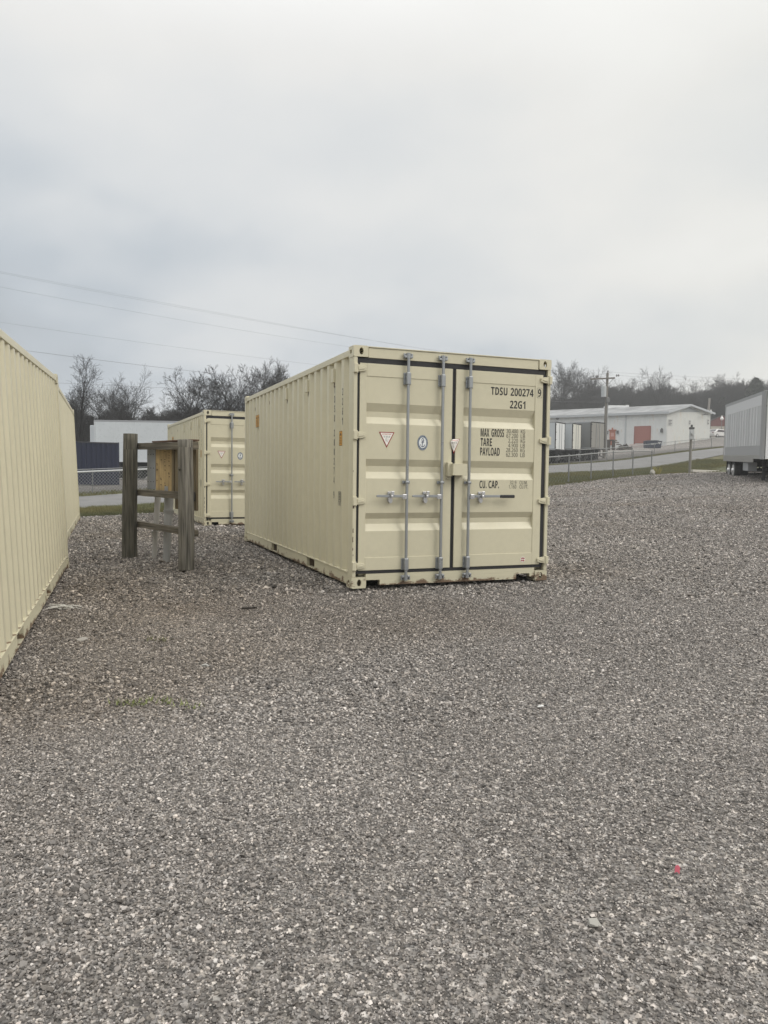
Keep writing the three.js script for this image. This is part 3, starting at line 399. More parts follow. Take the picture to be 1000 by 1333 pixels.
// ───────────────────────── small things lying on the gravel ─────────────────────────
function lump(seed, sx, sy, sz, n = 16) { const r = mulberry(seed), p = []; for (let i = 0; i < n; i++) { const a = r() * 6.283, c = r() * 2 - 1, s = Math.sqrt(1 - c * c), k = 0.8 + 0.25 * r(); p.push(new THREE.Vector3(s * Math.cos(a) * sx * k, c * sy * k, s * Math.sin(a) * sz * k)); } return new ConvexGeometry(p); }
function lying(name, label, cat, geo, mat, x, z, lift, turn = 0) { const m = mk(name, geo, mat); m.position.set(x, H(x, z) + lift, z); m.rotation.y = turn; return tag(m, label, cat); }
{
  const cr = new THREE.PlaneGeometry(0.062, 0.03, 10, 5).rotateX(-Math.PI / 2), p = cr.attributes.position; for (let i = 0; i < p.count; i++) p.setY(i, 0.012 * Math.sin(p.getX(i) * 75 + 1) + 0.006 * Math.cos(p.getZ(i) * 160));
  lying('red_scrap', 'small crumpled red plastic scrap lying on the grey gravel', 'litter', cr, M([0.33, 0.055, 0.08], 0.5), 1.13, -2.80, 0.018, 1.1).scale.set(0.55, 0.7, 0.6);
  lying('white_fragment', 'tiny white fragment on the gravel in front of the container doors', 'litter', lump(91, 0.022, 0.01, 0.014), M([0.7, 0.7, 0.68], 0.6), 0.98, -4.6, 0.02);
  const sl = (seed, label, x, z, s, col, lift = 0.012) => lying('stone', label, 'stone', lump(seed, s, s * 0.5, s * 0.72), M(col, 0.95, { bumpMap: fineBump, bumpScale: 0.004, flatShading: true }), x, z, lift, seed);
  sl(3, 'pale flat stone larger than the gravel round it, in the right foreground', 0.73, -2.48, 0.032, [0.30, 0.29, 0.265]);
  sl(7, 'pale whitish flat stone on the earthy gravel near the left container', -2.6, -6.5, 0.055, [0.36, 0.34, 0.31]);
  sl(12, 'round light grey stone on the gravel in front of the central container', -1.33, -5.62, 0.042, [0.33, 0.325, 0.31]);
  sl(15, 'fist-sized brown-grey stone at the foot of the conduit pipes', -3.15, -10.75, 0.10, [0.20, 0.18, 0.155], 0.03);
  lying('stick', 'short black stick lying on brown gravel left of the central container', 'stick', [rod([-0.07, 0.016, 0], [0.08, 0.02, 0.012], 0.012, 0.008, 7), rod([0.02, 0.018, 0.004], [0.06, 0.03, 0.03], 0.006, 0.004, 6)], M([0.03, 0.025, 0.02], 0.9), -1.32, -7.4, 0.012, 0.2);
  const rs = mulberry(77), st = []; for (let i = 0; i < 26; i++) { const a = (rs() - 0.5) * 0.9, l = 0.06 + rs() * 0.14, x = (rs() - 0.5) * 0.26, z = (rs() - 0.5) * 0.14, y = 0.008 + rs() * 0.03; st.push(rod([x - l * Math.cos(a), y, z - l * Math.sin(a)], [x, y + 0.018, z + rs() * 0.03], 0.0045, 0.0045, 5), rod([x, y + 0.018, z], [x + l * 0.7 * Math.cos(a + 0.5), y - 0.003, z + l * 0.7 * Math.sin(a + 0.5)], 0.0045, 0.003, 5)); }
  lying('plastic_strands', 'tangle of white plastic strands on the gravel beside the left container', 'litter', st, M([0.62, 0.60, 0.56], 0.6), -3.24, -7.7, 0.012, 0.1).scale.set(0.75, 0.8, 0.75);
  // thin weeds coming up through the stones
  for (const [x, z, n, lb] of [[-1.62, -4.78, 60, 'left of three small green weed patches in the gravel foreground'], [-1.41, -4.81, 40, 'middle of three small green weed patches in the gravel foreground'], [-1.21, -4.70, 26, 'right and smallest of three green weed patches in the gravel foreground'], [-1.9, -6.4, 40, 'dull green moss and weeds in brown gravel between left container and post']]) {
    const r = mulberry(n * 31), q = []; for (let i = 0; i < n; i++) { const a = r() * 6.283, d = Math.sqrt(r()) * 0.085, bx0 = d * Math.cos(a) * 1.5, bz0 = d * Math.sin(a) * 0.8, b = r() * 6.283, l = 0.018 + r() * 0.03, w = 0.004; q.push([[bx0 - w * Math.sin(b), 0, bz0 + w * Math.cos(b)], [bx0 + w * Math.sin(b), 0, bz0 - w * Math.cos(b)], [bx0 + l * Math.cos(b) + w * 0.2, l * 0.8, bz0 + l * Math.sin(b)], [bx0 + l * Math.cos(b), l * 0.8, bz0 + l * Math.sin(b) + w * 0.2]]); }
    lying('weed_patch', lb, 'weeds', quads(q), M(z < -6 ? [0.10, 0.10, 0.035] : [0.14, 0.165, 0.045], 0.8), x, z, 0.012);
  }
}

// ───────────────────────── fences ─────────────────────────
const fenceGalv = M([0.17, 0.175, 0.175], 0.6), fenceRail = M([0.46, 0.47, 0.47], 0.5), fenceDull = M([0.25, 0.255, 0.25], 0.6);
function fence(name, label, s, ts, h, pitch, railR, postR, wireR, thinRail) {
  const P = ts.map(t => { const [x, z] = ST(s, t); return [x, H(x, z), z]; }), o = base(name, P[0]); tag(o, label, 'fence');
  const L = P.map(p => p.map((v, i) => v - P[0][i]));
  for (const p of L) mk('fence_post', [rod([p[0], p[1] - 0.1, p[2]], [p[0], p[1] + h + 0.05, p[2]], postR, postR, 8), rod([p[0], p[1] + h + 0.05, p[2]], [p[0], p[1] + h + 0.09, p[2]], postR * 1.15, postR * 0.5, 8)], fenceGalv, o);
  const wires = [];
  for (let i = 0; i + 1 < L.length; i++) {
    const a = L[i], b = L[i + 1], at = (k, y) => [mix(a[0], b[0], k), mix(a[1], b[1], k) + y, mix(a[2], b[2], k)], len = Math.hypot(b[0] - a[0], b[2] - a[2]);
    mk('fence_rail', rod(at(0, h), at(1, h), railR, railR, 8), thinRail ? fenceRail : fenceDull, o);
    if (thinRail) mk('fence_wire', rod(at(0, h + thinRail), at(1, h + thinRail), railR * 0.55, railR * 0.55, 6), fenceGalv, o);
    for (let k = -h; k < len; k += pitch) for (const d of [1, -1]) { // one wire up, one down, cut at the panel's ends
      const x0 = Math.max(k, 0), x1 = Math.min(k + h, len); if (x1 <= x0) continue; const yA = d > 0 ? x0 - k : h - (x0 - k), yB = d > 0 ? x1 - k : h - (x1 - k);
      wires.push(rod(at(x0 / len, yA), at(x1 / len, yB), wireR, wireR, 3));
    }
  }
  const w = mk('chain_link_mesh', wires, thinRail ? fenceDull : fenceGalv, o); w.userData.kind = 'stuff';
}
fence('chain_link_fence', 'low chain-link fence with pale top rail before the dark blue container', 51.4, [6, 8.7, 11.4, 14.1, 16.8, 19.5], 1.12, 0.17, 0.045, 0.03, 0.008, 0.11);
fence('chain_link_fence', 'chain-link fence on thin posts along the grass behind the gravel, right of the container', 29.9, [20.6, 22.8, 24.55, 26.15, 27.85, 29.5, 31.2], 1.42, 0.28, 0.03, 0.034, 0.0035);
fence('chain_link_fence', 'far chain-link fence across the road, in front of the white warehouse', 51.4, [43.5, 47, 50.5, 54, 57.5, 61, 64.5, 68], 1.25, 0.4, 0.03, 0.036, 0.0035);

// ───────────────────────── dark blue container, white trailer behind it ─────────────────────────
{
  const x = -16.1, z = -46, y = H(x, z), o = base('cargo_container', [x, y, z], 0.36); tag(o, 'dark navy blue ribbed container beyond the chain-link fence', 'shipping container');
  const navy = M([0.005, 0.010, 0.034], 0.6, { roughnessMap: paintRough });
  const pts = []; let u = -2.36; while (u < -0.09) { pts.push([u, 0], [u + 0.07, 0], [u + 0.12, 1], [u + 0.21, 1], [u + 0.26, 0]); u += 0.278; }
  const q = []; for (let i = 0; i + 1 < pts.length; i++) { const [a, d] = pts[i], [b, e] = pts[i + 1]; if (b - a > 1e-4 && b < -0.06) q.push([[a, 0.16, -0.01 - d * 0.045], [b, 0.16, -0.01 - e * 0.045], [b, 2.5, -0.01 - e * 0.045], [a, 2.5, -0.01 - d * 0.045]]); }
  mk('ribbed_wall', quads(q), navy, o); mk('ribbed_wall', corrugation(-6, -0.1, 0.16, 2.5, 0.278, 0.04, CW).translate(-CW, 0, 0), navy, o);
  for (const xx of [-0.08, -2.44]) mk('corner_post', [b2(xx, xx + 0.08, 0, 2.59, -0.12, 0, 0.01), b2(xx, xx + 0.08, 0, 2.59, -6.06, -5.94, 0.01)], navy, o);
  mk('top_rail', [b2(-2.36, -0.08, 2.5, 2.58, -0.1, 0.003, 0.01), b2(-0.06, 0.002, 2.5, 2.58, -5.94, -0.12, 0.01), b2(-2.36, -0.08, 2.56, 2.575, -5.94, -0.1)], M([0.03, 0.033, 0.042], 0.5), o);
  mk('bottom_rail', [b2(-2.36, -0.08, 0.02, 0.16, -0.1, 0.003, 0.01), b2(-0.06, 0.002, 0.02, 0.16, -5.94, -0.12, 0.01)], navy, o);
}
const whitePanel = M([0.66, 0.70, 0.74], 0.4, { map: paintMap, roughnessMap: paintRough }), whiteRib = M([0.58, 0.61, 0.64], 0.5), darkFrame = M([0.03, 0.03, 0.032], 0.7), tyreMat = M([0.018, 0.018, 0.018], 0.85), rimMat = M([0.6, 0.6, 0.6], 0.4, { metalness: 0.5 }), alu = M([0.42, 0.43, 0.44], 0.45, { metalness: 0.5 });
function wheelPair(parent, x, z, r, side) { // dual tyres on one hub; side = +1 towards local +x
  const t = mk('wheel', [-0.17, 0.17].map(o => new THREE.CylinderGeometry(r, r, 0.26, 24).rotateZ(Math.PI / 2).translate(x + o, r, z)), tyreMat, parent);
  mk('rim', [new THREE.CylinderGeometry(r * 0.58, r * 0.58, 0.02, 20).rotateZ(Math.PI / 2).translate(x + side * 0.31, r, z), new THREE.CylinderGeometry(r * 0.2, r * 0.26, 0.1, 14).rotateZ(-side * Math.PI / 2).translate(x + side * 0.34, r, z)], rimMat, t); return t;
}
function trailer(name, L, hb, ht, w, sideMat, o = {}) { // box trailer: rear doors at z = 0, nose at -L, left side x = 0
  const g = base(name), n = o.ribs ?? 0;
  mk('box_side', [b2(0, 0.04, hb + 0.16, ht - 0.12, -L + 0.08, -0.08), b2(w - 0.04, w, hb + 0.16, ht - 0.12, -L + 0.08, -0.08)], sideMat, g);
  mk('box_front', b2(0.08, w - 0.08, hb, ht - 0.02, -L, -L + 0.06, 0.01), o.front ?? sideMat, g);
  mk('roof', b2(0.02, w - 0.02, ht - 0.04, ht - 0.015, -L + 0.02, -0.02), alu, g); mk('floor', b2(0.05, w - 0.05, hb + 0.02, hb + 0.1, -L + 0.05, -0.05), darkFrame, g);
  for (const x of [-0.006, w - 0.034]) {
    mk('top_rail', b2(x, x + 0.04, ht - 0.13, ht, -L + 0.02, 0, 0.008), o.rail ?? alu, g); mk('bottom_rail', b2(x, x + 0.04, hb, hb + 0.17, -L + 0.02, 0, 0.008), o.brail ?? o.rail ?? alu, g);
    mk('corner_post', b2(x, x + 0.09, hb, ht, -L - 0.012, -L + 0.09, 0.02), o.post ?? o.rail ?? alu, g);
    for (let i = 1; i < n; i++) mk('side_rib', b2(x - 0.004, x + 0.046, hb + 0.17, ht - 0.13, -L * i / n - 0.025, -L * i / n + 0.025), o.ribMat ?? whiteRib, g);
  }
  const fr = o.frame ?? darkFrame; // rear frame and two doors
  mk('rear_frame', [b2(0, 0.1, hb, ht, -0.06, 0.004), b2(w - 0.1, w, hb, ht, -0.06, 0.004), b2(0.1, w - 0.1, ht - 0.1, ht, -0.06, 0.004), b2(0.1, w - 0.1, hb, hb + 0.12, -0.06, 0.004)], fr, g);
  for (const k of [0, 1]) { const x0 = 0.11 + k * (w - 0.2) / 2, x1 = x0 + (w - 0.24) / 2, d = mk('door', b2(x0, x1, hb + 0.13, ht - 0.11, -0.045, -0.01, 0.005), o.door ?? sideMat, g); const xr = k ? x0 + 0.3 : x1 - 0.3; mk('locking_bar', [rod([xr, hb + 0.1, 0.02], [xr, ht - 0.1, 0.02], 0.022, 0.022, 8)], alu, d); mk('hinge', [0, 1, 2, 3].map(i => bx(0.1, 0.07, 0.03, k ? x1 : x0, hb + 0.3 + i * (ht - hb - 0.6) / 3, 0.012)), fr, d); }
  mk('chassis', [b2(0.7, 0.82, hb - 0.28, hb, -L + 0.2, -0.2), b2(w - 0.82, w - 0.7, hb - 0.28, hb, -L + 0.2, -0.2), b2(0.5, w - 0.5, hb - 0.42, hb - 0.26, -3.6, -0.9)], darkFrame, g);
  mk('rear_bumper', [b2(0.15, w - 0.15, 0.5, 0.6, -0.1, -0.02), b2(0.7, 0.78, 0.55, hb, -0.1, -0.02), b2(w - 0.78, w - 0.7, 0.55, hb, -0.1, -0.02)], darkFrame, g);
  for (const z of [-1.5, -2.75]) { for (const s of [-1, 1]) wheelPair(g, s < 0 ? 0.36 : w - 0.36, z, 0.51, s); mk('axle', rod([0.3, 0.51, z], [w - 0.3, 0.51, z], 0.07), darkFrame, g); }
  for (const s of [0, 1]) mk('mud_flap', b2(s ? w - 0.66 : 0.06, s ? w - 0.06 : 0.66, 0.22, hb, -0.72, -0.7), tyreMat, g);
  const zl = -L + 2.2; for (const x of [0.5, w - 0.5]) mk('landing_leg', [b2(x - 0.06, x + 0.06, 0.12, hb, zl - 0.06, zl + 0.06), b2(x - 0.16, x + 0.16, 0.0, 0.05, zl - 0.16, zl + 0.16), rod([x, 0.5, zl], [x, hb - 0.05, zl + 0.6], 0.03)], darkFrame, g);
  mk('leg_brace', [b2(0.5, w - 0.5, 0.62, 0.7, zl - 0.03, zl + 0.03)], darkFrame, g);
  return g;
}
{
  const t = trailer('box_trailer', 13.4, 1.2, 4.22, 2.55, whitePanel, { rail: M([0.30, 0.31, 0.33], 0.5), brail: whiteRib, door: whitePanel, frame: whiteRib, ribs: 9 });
  // its side faces the yard: rear to the left
  t.position.set(-21.15, H(-21, -56) + 0.15, -57.5); t.rotation.y = -Math.PI / 2 + 0.04; mk('nose_unit', [b2(0.35, 2.2, 1.5, 3.85, 0.03, 0.42, 0.04)], whiteRib, t); tag(t, 'long white box trailer standing side-on behind the dark blue container', 'trailer');
}
// semi-trailer at the right edge
{
  const t = trailer('semi_trailer', 9.85, 1.12, 4.0, 2.55, M([0.54, 0.55, 0.56], 0.5, { map: paintMap }), { rail: M([0.33, 0.335, 0.34], 0.5, { metalness: 0.3 }), brail: M([0.29, 0.29, 0.275], 0.6), post: M([0.27, 0.275, 0.28], 0.55), front: M([0.74, 0.75, 0.75], 0.4), ribs: 0 });
  const rearPt = [18.52, -41.5], nearPt = [15.95, -32]; // left side runs from the rear to the nose
  const turn = Math.atan2(rearPt[0] - nearPt[0], rearPt[1] - nearPt[1]); // local +z points to the rear
  t.rotation.y = turn + 0; 
  // seen side is the local right side, so x = w lies on the line
  const c = Math.cos(turn), s = Math.sin(turn), w = 2.55;
  t.position.set(rearPt[0] - c * w, 1.56, rearPt[1] + s * w);
  t.rotation.order = 'YXZ'; t.rotation.x = -0.028; tag(t, 'grey-white semi-trailer with white nose parked on the gravel at the right edge', 'trailer');
  const hb = 1.12, ht = 4.0, L = 9.85, ribM = M([0.50, 0.51, 0.52], 0.5), lite = M([0.57, 0.58, 0.59], 0.5);
  for (let i = 0; i < 13; i++) { const z = -0.9 - i * 0.62; mk('side_rib', b2(w - 0.03, w + 0.02, hb + 0.59, ht - 0.59, z - 0.13, z + 0.13), i % 4 === 1 ? ribM : lite, t); }
  mk('scuff_band', b2(w - 0.03, w + 0.006, hb + 0.17, hb + 0.58, -L + 0.7, -0.5), M([0.33, 0.335, 0.34], 0.6), t);
  mk('upper_band', b2(w - 0.03, w + 0.006, ht - 0.58, ht - 0.14, -L + 0.7, -0.5), lite, t);
  mk('nose_post', b2(w - 0.05, w + 0.02, hb - 0.02, ht - 0.0, -L - 0.02, -L + 0.62, 0.02), M([0.27, 0.275, 0.28], 0.55), t);
  mk('side_rail_skirt', b2(w - 0.02, w + 0.016, hb - 0.16, hb + 0.15, -L * 0.8, -0.1, 0.01), M([0.27, 0.265, 0.25], 0.6), t);
  mk('tool_box', b2(w - 0.5, w - 0.1, 0.55, 0.95, -6.2, -5.0, 0.02), M([0.33, 0.34, 0.35], 0.5), t);
}
// three trailers across the road
{
  const mkT = (name, label, sideM, doorM, frameM, p, dir, hb, ht) => { const t = trailer(name, 11, hb, ht, 2.55, sideM, { rail: M([0.3, 0.31, 0.32], 0.5), door: doorM, frame: frameM, ribs: 10, ribMat: sideM }); t.position.set(...p); t.rotation.y = Math.atan2(dir[1], dir[0]); return tag(t, label, 'trailer', 'trailers parked before the warehouse'); };
  const wm = M([0.66, 0.67, 0.67], 0.5), sideW = M([0.50, 0.53, 0.55], 0.5), gm = M([0.20, 0.205, 0.20], 0.55), gd = M([0.23, 0.22, 0.20], 0.6, { map: railTex });
  const gy = (x, z) => H(x, z);
  mkT('parked_trailer', 'white trailer nearest the central container, first of three before the warehouse', sideW, wm, darkFrame, [16.4, gy(16.4, -73), -73], [0.55, 0.82], 1.3, 4.05);
  mkT('parked_trailer', 'white trailer in the middle of three before the warehouse', sideW, M([0.60, 0.59, 0.53], 0.5), darkFrame, [18.65, gy(18.65, -75.5), -75.5], [0.55, 0.82], 1.25, 3.95);
  mkT('parked_trailer', 'grey weathered trailer beside the utility pole, last of three before the warehouse', gm, M([0.30, 0.29, 0.27], 0.6, { map: paintMap }), darkFrame, [21.15, gy(21.15, -78), -78], [0.75, 0.66], 1.25, 4.05);
}
// ───────────────────────── warehouse ─────────────────────────
{
  const o = base('warehouse', [48.13, 7.07, -130]); tag(o, 'long white metal warehouse with shallow grey roof and red roll-up door beyond the road', 'building');
  const fd = new THREE.Vector3(-0.8, 0, -0.6), gd = new THREE.Vector3(0.86, 0, -0.51), at = (d, a, y, out = 0, dd = null) => { const n = dd ?? (d === fd ? new THREE.Vector3(-0.6, 0, 0.8) : new THREE.Vector3(0.51, 0, 0.86)); return [d.x * a + n.x * out, y, d.z * a + n.z * out]; };
  const LF = 46, LG = 11.6, E1 = 5.75, PK = 7.35;
  const wallTex = tex(512, 512, (u, v) => { const st = fbmp(u * 1, v * 0.15, 24, 4, 131), a = fbmp(u, v, 5, 4, 133), k = 1 + (st - 0.5) * 0.16 + (a - 0.5) * 0.10, rs = 0.3 * step(0.63, 0.72, st) * step(0.5, 0.7, a); return [0.70 * k * (1 - rs * 0.3), 0.71 * k * (1 - rs * 0.5), 0.70 * k * (1 - rs * 0.7)]; }, { repeat: [1 / 5, 1 / 5] });
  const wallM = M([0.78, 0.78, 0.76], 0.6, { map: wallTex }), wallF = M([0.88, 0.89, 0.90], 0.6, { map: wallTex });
  const roofTex = tex(512, 512, (u, v) => { const st = fbmp(u * 0.3, v, 20, 4, 141), a = fbmp(u, v, 6, 4, 143), k = 0.23 + (st - 0.5) * 0.22 + (a - 0.5) * 0.14; return [k, k * 1.02, k * 1.04]; }, { repeat: [1 / 9, 1 / 9] });
  const roofM = M([1, 1, 1], 0.7, { map: roofTex }), trim = M([0.42, 0.44, 0.46], 0.5), redM = M([0.33, 0.13, 0.105], 0.6), redD = M([0.38, 0.13, 0.08], 0.6), lampM = M([0.10, 0.10, 0.10], 0.5), signM = M([0.45, 0.45, 0.44], 0.6);
  const slab = (d, a0, a1, y0, y1, o0, o1) => { const p = (a, y, q) => at(d, a, y, q); return quads([[p(a0, y0, o1), p(a1, y0, o1), p(a1, y1, o1), p(a0, y1, o1)], [p(a0, y0, o0), p(a0, y0, o1), p(a0, y1, o1), p(a0, y1, o0)], [p(a1, y0, o0), p(a1, y0, o1), p(a1, y1, o1), p(a1, y1, o0)], [p(a0, y1, o0), p(a1, y1, o0), p(a1, y1, o1), p(a0, y1, o1)], [p(a0, y0, o0), p(a1, y0, o0), p(a1, y0, o1), p(a0, y0, o1)]]); };
  mk('wall', slab(fd, 0, LF, -3, E1, -0.3, 0), wallF, o);
  const A = at(gd, 0, -2), B = at(gd, LG, -1), C = at(gd, LG, E1 + 0.45), Pk = at(gd, 5.6, PK - 0.15), D = at(gd, 0, E1);
  mk('gable_wall', quads([[A, B, C, D], [D, C, Pk, Pk]].map(q => q)), wallM, o);
  const back = v => [v[0] + fd.x * LF, v[1], v[2] + fd.z * LF], e0 = at(fd, -0.5, E1 + 0.05, 0.6), e1 = at(fd, LF, E1 + 0.05, 0.6), pk = [Pk[0] + 0.3, PK, Pk[2] + 0.5], pk2 = back(pk), r0 = [...at(gd, LG + 0.7, E1 + 0.45, 0.5)], r1 = back(r0);
  mk('wall', quads([[B, C, back(C), back(B)], [at(fd, LF, -3), at(fd, LF, E1), back(Pk), back(B)]]), wallM, o);
  mk('roof', quads([[e0, e1, pk2, pk], [pk, pk2, r1, r0]]), roofM, o);
  const rim = (a, b, h) => quads([[a, b, [b[0], b[1] - h, b[2]], [a[0], a[1] - h, a[2]]]]);
  const rf = mk('eave_trim', [rim(e0, e1, 0.42), rim(e0, pk, 0.36), rim(pk, r0, 0.36)], trim, o);
  mk('gable_soffit', quads([[e0, pk, Pk, D], [pk, r0, C, Pk]]), trim, o);
  mk('gable_louvre', quads([[at(gd, 3.2, E1 + 0.15, 0.05), at(gd, 8.8, E1 + 0.4, 0.05), at(gd, 5.8, PK - 0.5, 0.05), at(gd, 5.6, PK - 0.5, 0.05)]]), M([0.27, 0.29, 0.30], 0.7), o);
  mk('downspout', slab(fd, 6.95, 7.15, -0.6, E1, 0, 0.14), trim, o);
  const dr = mk('roll_up_door', [slab(fd, 2.75, 5.36, 0.44, 3.29, 0, 0.06), ...Array.from({ length: 9 }, (_, i) => slab(fd, 2.8, 5.3, 0.5 + i * 0.31, 0.5 + i * 0.31 + 0.26, 0.06, 0.085))], redM, o); mk('door_frame', [slab(fd, 2.6, 2.75, 0.3, 3.42, 0, 0.12), slab(fd, 5.36, 5.51, 0.3, 3.42, 0, 0.12), slab(fd, 2.75, 5.36, 3.29, 3.44, 0, 0.13)], M([0.28, 0.10, 0.08], 0.6), dr);
  mk('loading_apron', slab(fd, 2.6, 6.2, -1.2, 0.30, 0, 0.3), M([0.55, 0.46, 0.43], 0.8), o);
  const pd = mk('entrance_door', slab(fd, 8.85, 9.9, 0.2, 2.75, 0, 0.1), redD, o); mk('door_window', slab(fd, 9.1, 9.65, 1.75, 2.4, 0.1, 0.13), M([0.5, 0.28, 0.24], 0.4), pd); mk('door_canopy', [slab(fd, 8.7, 10.05, 2.75, 2.95, 0, 0.2), slab(fd, 9.3, 9.5, 2.95, 3.3, 0, 0.15)], redD, o);
  for (const a of [8.45, 10.35]) mk('wall_lamp', [slab(fd, a - 0.14, a + 0.14, 2.2, 2.65, 0, 0.25), slab(fd, a - 0.2, a + 0.2, 2.65, 2.75, 0, 0.3)], lampM, o);
  mk('wall_lamp', [slab(fd, 0.55, 0.95, 2.25, 2.8, 0, 0.3), slab(fd, 0.65, 0.85, 2.8, 3.0, 0, 0.2)], lampM, o);
  mk('wall_fan', rod(at(fd, 19.9, 5.3, 0), at(fd, 19.9, 5.3, 0.25), 0.28, 0.28, 14), lampM, o);
  const sg = mk('wall_sign', slab(gd, 0.3, 1.45, 3.35, 4.55, 0, 0.05), signM, o); mk('sign_print', [4.25, 4.0, 3.75, 3.5].map((y, i) => slab(gd, 0.45, 1.3 - (i % 2) * 0.25, y, y + 0.13, 0.05, 0.06)), lampM, sg);
  mk('side_door', slab(gd, 0.12, 1.5, 0.1, 3.0, 0, 0.05), M([0.66, 0.66, 0.65], 0.6, { map: paintMap }), o);
  for (const [a, y0, y1] of [[6, 3.85, 4.6], [11, 4.05, 4.98]]) { const s = mk('hanging_sign', slab(gd, a - 0.22, a + 0.22, y0, y1, 0, 0.06), signM, o); mk('sign_print', [slab(gd, a - 0.13, a + 0.13, y0 + 0.1, y0 + 0.32, 0.06, 0.07), slab(gd, a - 0.13, a + 0.13, y1 - 0.3, y1 - 0.1, 0.06, 0.07)], lampM, s); }
  mk('gooseneck_lamp', [rod(at(gd, 9.4, 5.7, 0), at(gd, 9.3, 5.85, 0.7), 0.05), slab(gd, 9.0, 9.6, 5.65, 5.8, 0.6, 0.95)], lampM, o);
  // box on the roof
  const ru = bx(6.2, 1.7, 3, -5.0, 7.15, -15).rotateY(0); mk('roof_unit', [bx(3.6, 0.75, 2.2, -5.4, 7.35, -11.6, 0.05), bx(0.5, 0.55, 0.5, -3.3, 7.55, -11.0, 0.04)], M([0.72, 0.73, 0.73], 0.5), o);
  const fl = base('roof_lamp', [59.6, 12.6, -160]); tag(fl, 'double-headed lamp on a thin post rising behind the warehouse roof', 'lamp');
  mk('lamp_post', rod([0, -4, 0], [0, 3.6, 0], 0.12), M([0.35, 0.35, 0.34], 0.6), fl); mk('lamp_head', b2(0.3, 1.3, 3.45, 3.75, -0.2, 0.2, 0.05), M([0.78, 0.78, 0.76], 0.4), fl); mk('lamp_head', b2(-1.1, -0.4, 3.4, 3.6, -0.2, 0.2, 0.05), M([0.4, 0.4, 0.4], 0.4), fl);
  const st = base('landing_steps', [33.3, H(33.3, -113.5), -113.5], -0.6); tag(st, 'dark wooden landing with steps below the red entrance door', 'steps');
  mk('platform', bx(2.4, 0.16, 1.5, 0, 1.5, 0, 0.03), M([0.09, 0.075, 0.06], 0.9), st); for (let i = 0; i < 4; i++) mk('step', bx(0.36, 0.12, 1.3, 1.35 + i * 0.33, 1.2 - i * 0.32, 0, 0.02), M([0.09, 0.075, 0.06], 0.9), st); for (const x of [-1.1, -0.4, 0.4, 1.1]) mk('board', bx(0.5, 1.45, 0.08, x, 0.72, 0.7, 0.01), M([0.07, 0.06, 0.05], 0.9), st);
  const d = base('dumpster', [41.6, H(41.6, -118), -118], -0.08); tag(d, 'dark blue rubbish skip before the warehouse corner', 'dumpster');
  const blue = M([0.008, 0.016, 0.04], 0.5), body = ext([[-1.15, 0.16], [1.05, 0.16], [1.2, 1.15], [-1.2, 1.15]], 1.5, 0.02).translate(0, 0, -0.75); mk('bin_body', body, blue, d); mk('bin_rim', [bx(2.5, 0.09, 0.08, 0, 1.17, 0.76), bx(2.5, 0.09, 0.08, 0, 1.17, -0.76), bx(0.08, 0.09, 1.5, 1.22, 1.17, 0), bx(0.08, 0.09, 1.5, -1.22, 1.17, 0)], blue, d);
  mk('lettering', text('WASTE', fontB, -0.45, 0.25, 0.62, 0.86, 0.79), M([0.6, 0.6, 0.58], 0.5), d).name = 'white_print'; mk('white_flash', ext([[0.6, 1.0], [1.05, 1.0], [0.85, 0.72]], 0.01).translate(0, 0, 0.78), M([0.7, 0.7, 0.68], 0.5), d);
  mk('lid', bx(1.9, 0.07, 1.4, -0.1, 1.3, 0, 0.02).rotateZ(0.03), M([0.10, 0.11, 0.12], 0.5), d);
  const r = mulberry(9), heap = base('scrap_heap', [36.4, H(36.4, -115), -115]); tag(heap, 'low dark heap of brush and scrap left of the roll-up door', 'heap');
  const hg = []; for (let i = 0; i < 60; i++) { const a = r() * 6.28, q = Math.sqrt(r()), l = lump(300 + i, 0.25 + r() * 0.25, 0.12 + r() * 0.14, 0.25 + r() * 0.2, 10); hg.push(l.translate(1.05 * q * Math.cos(a), (1 - q) * 0.95 * r() + 0.1, 0.7 * q * Math.sin(a))); } mk('heap_pieces', hg, M([0.075, 0.068, 0.058], 0.95), heap);
}
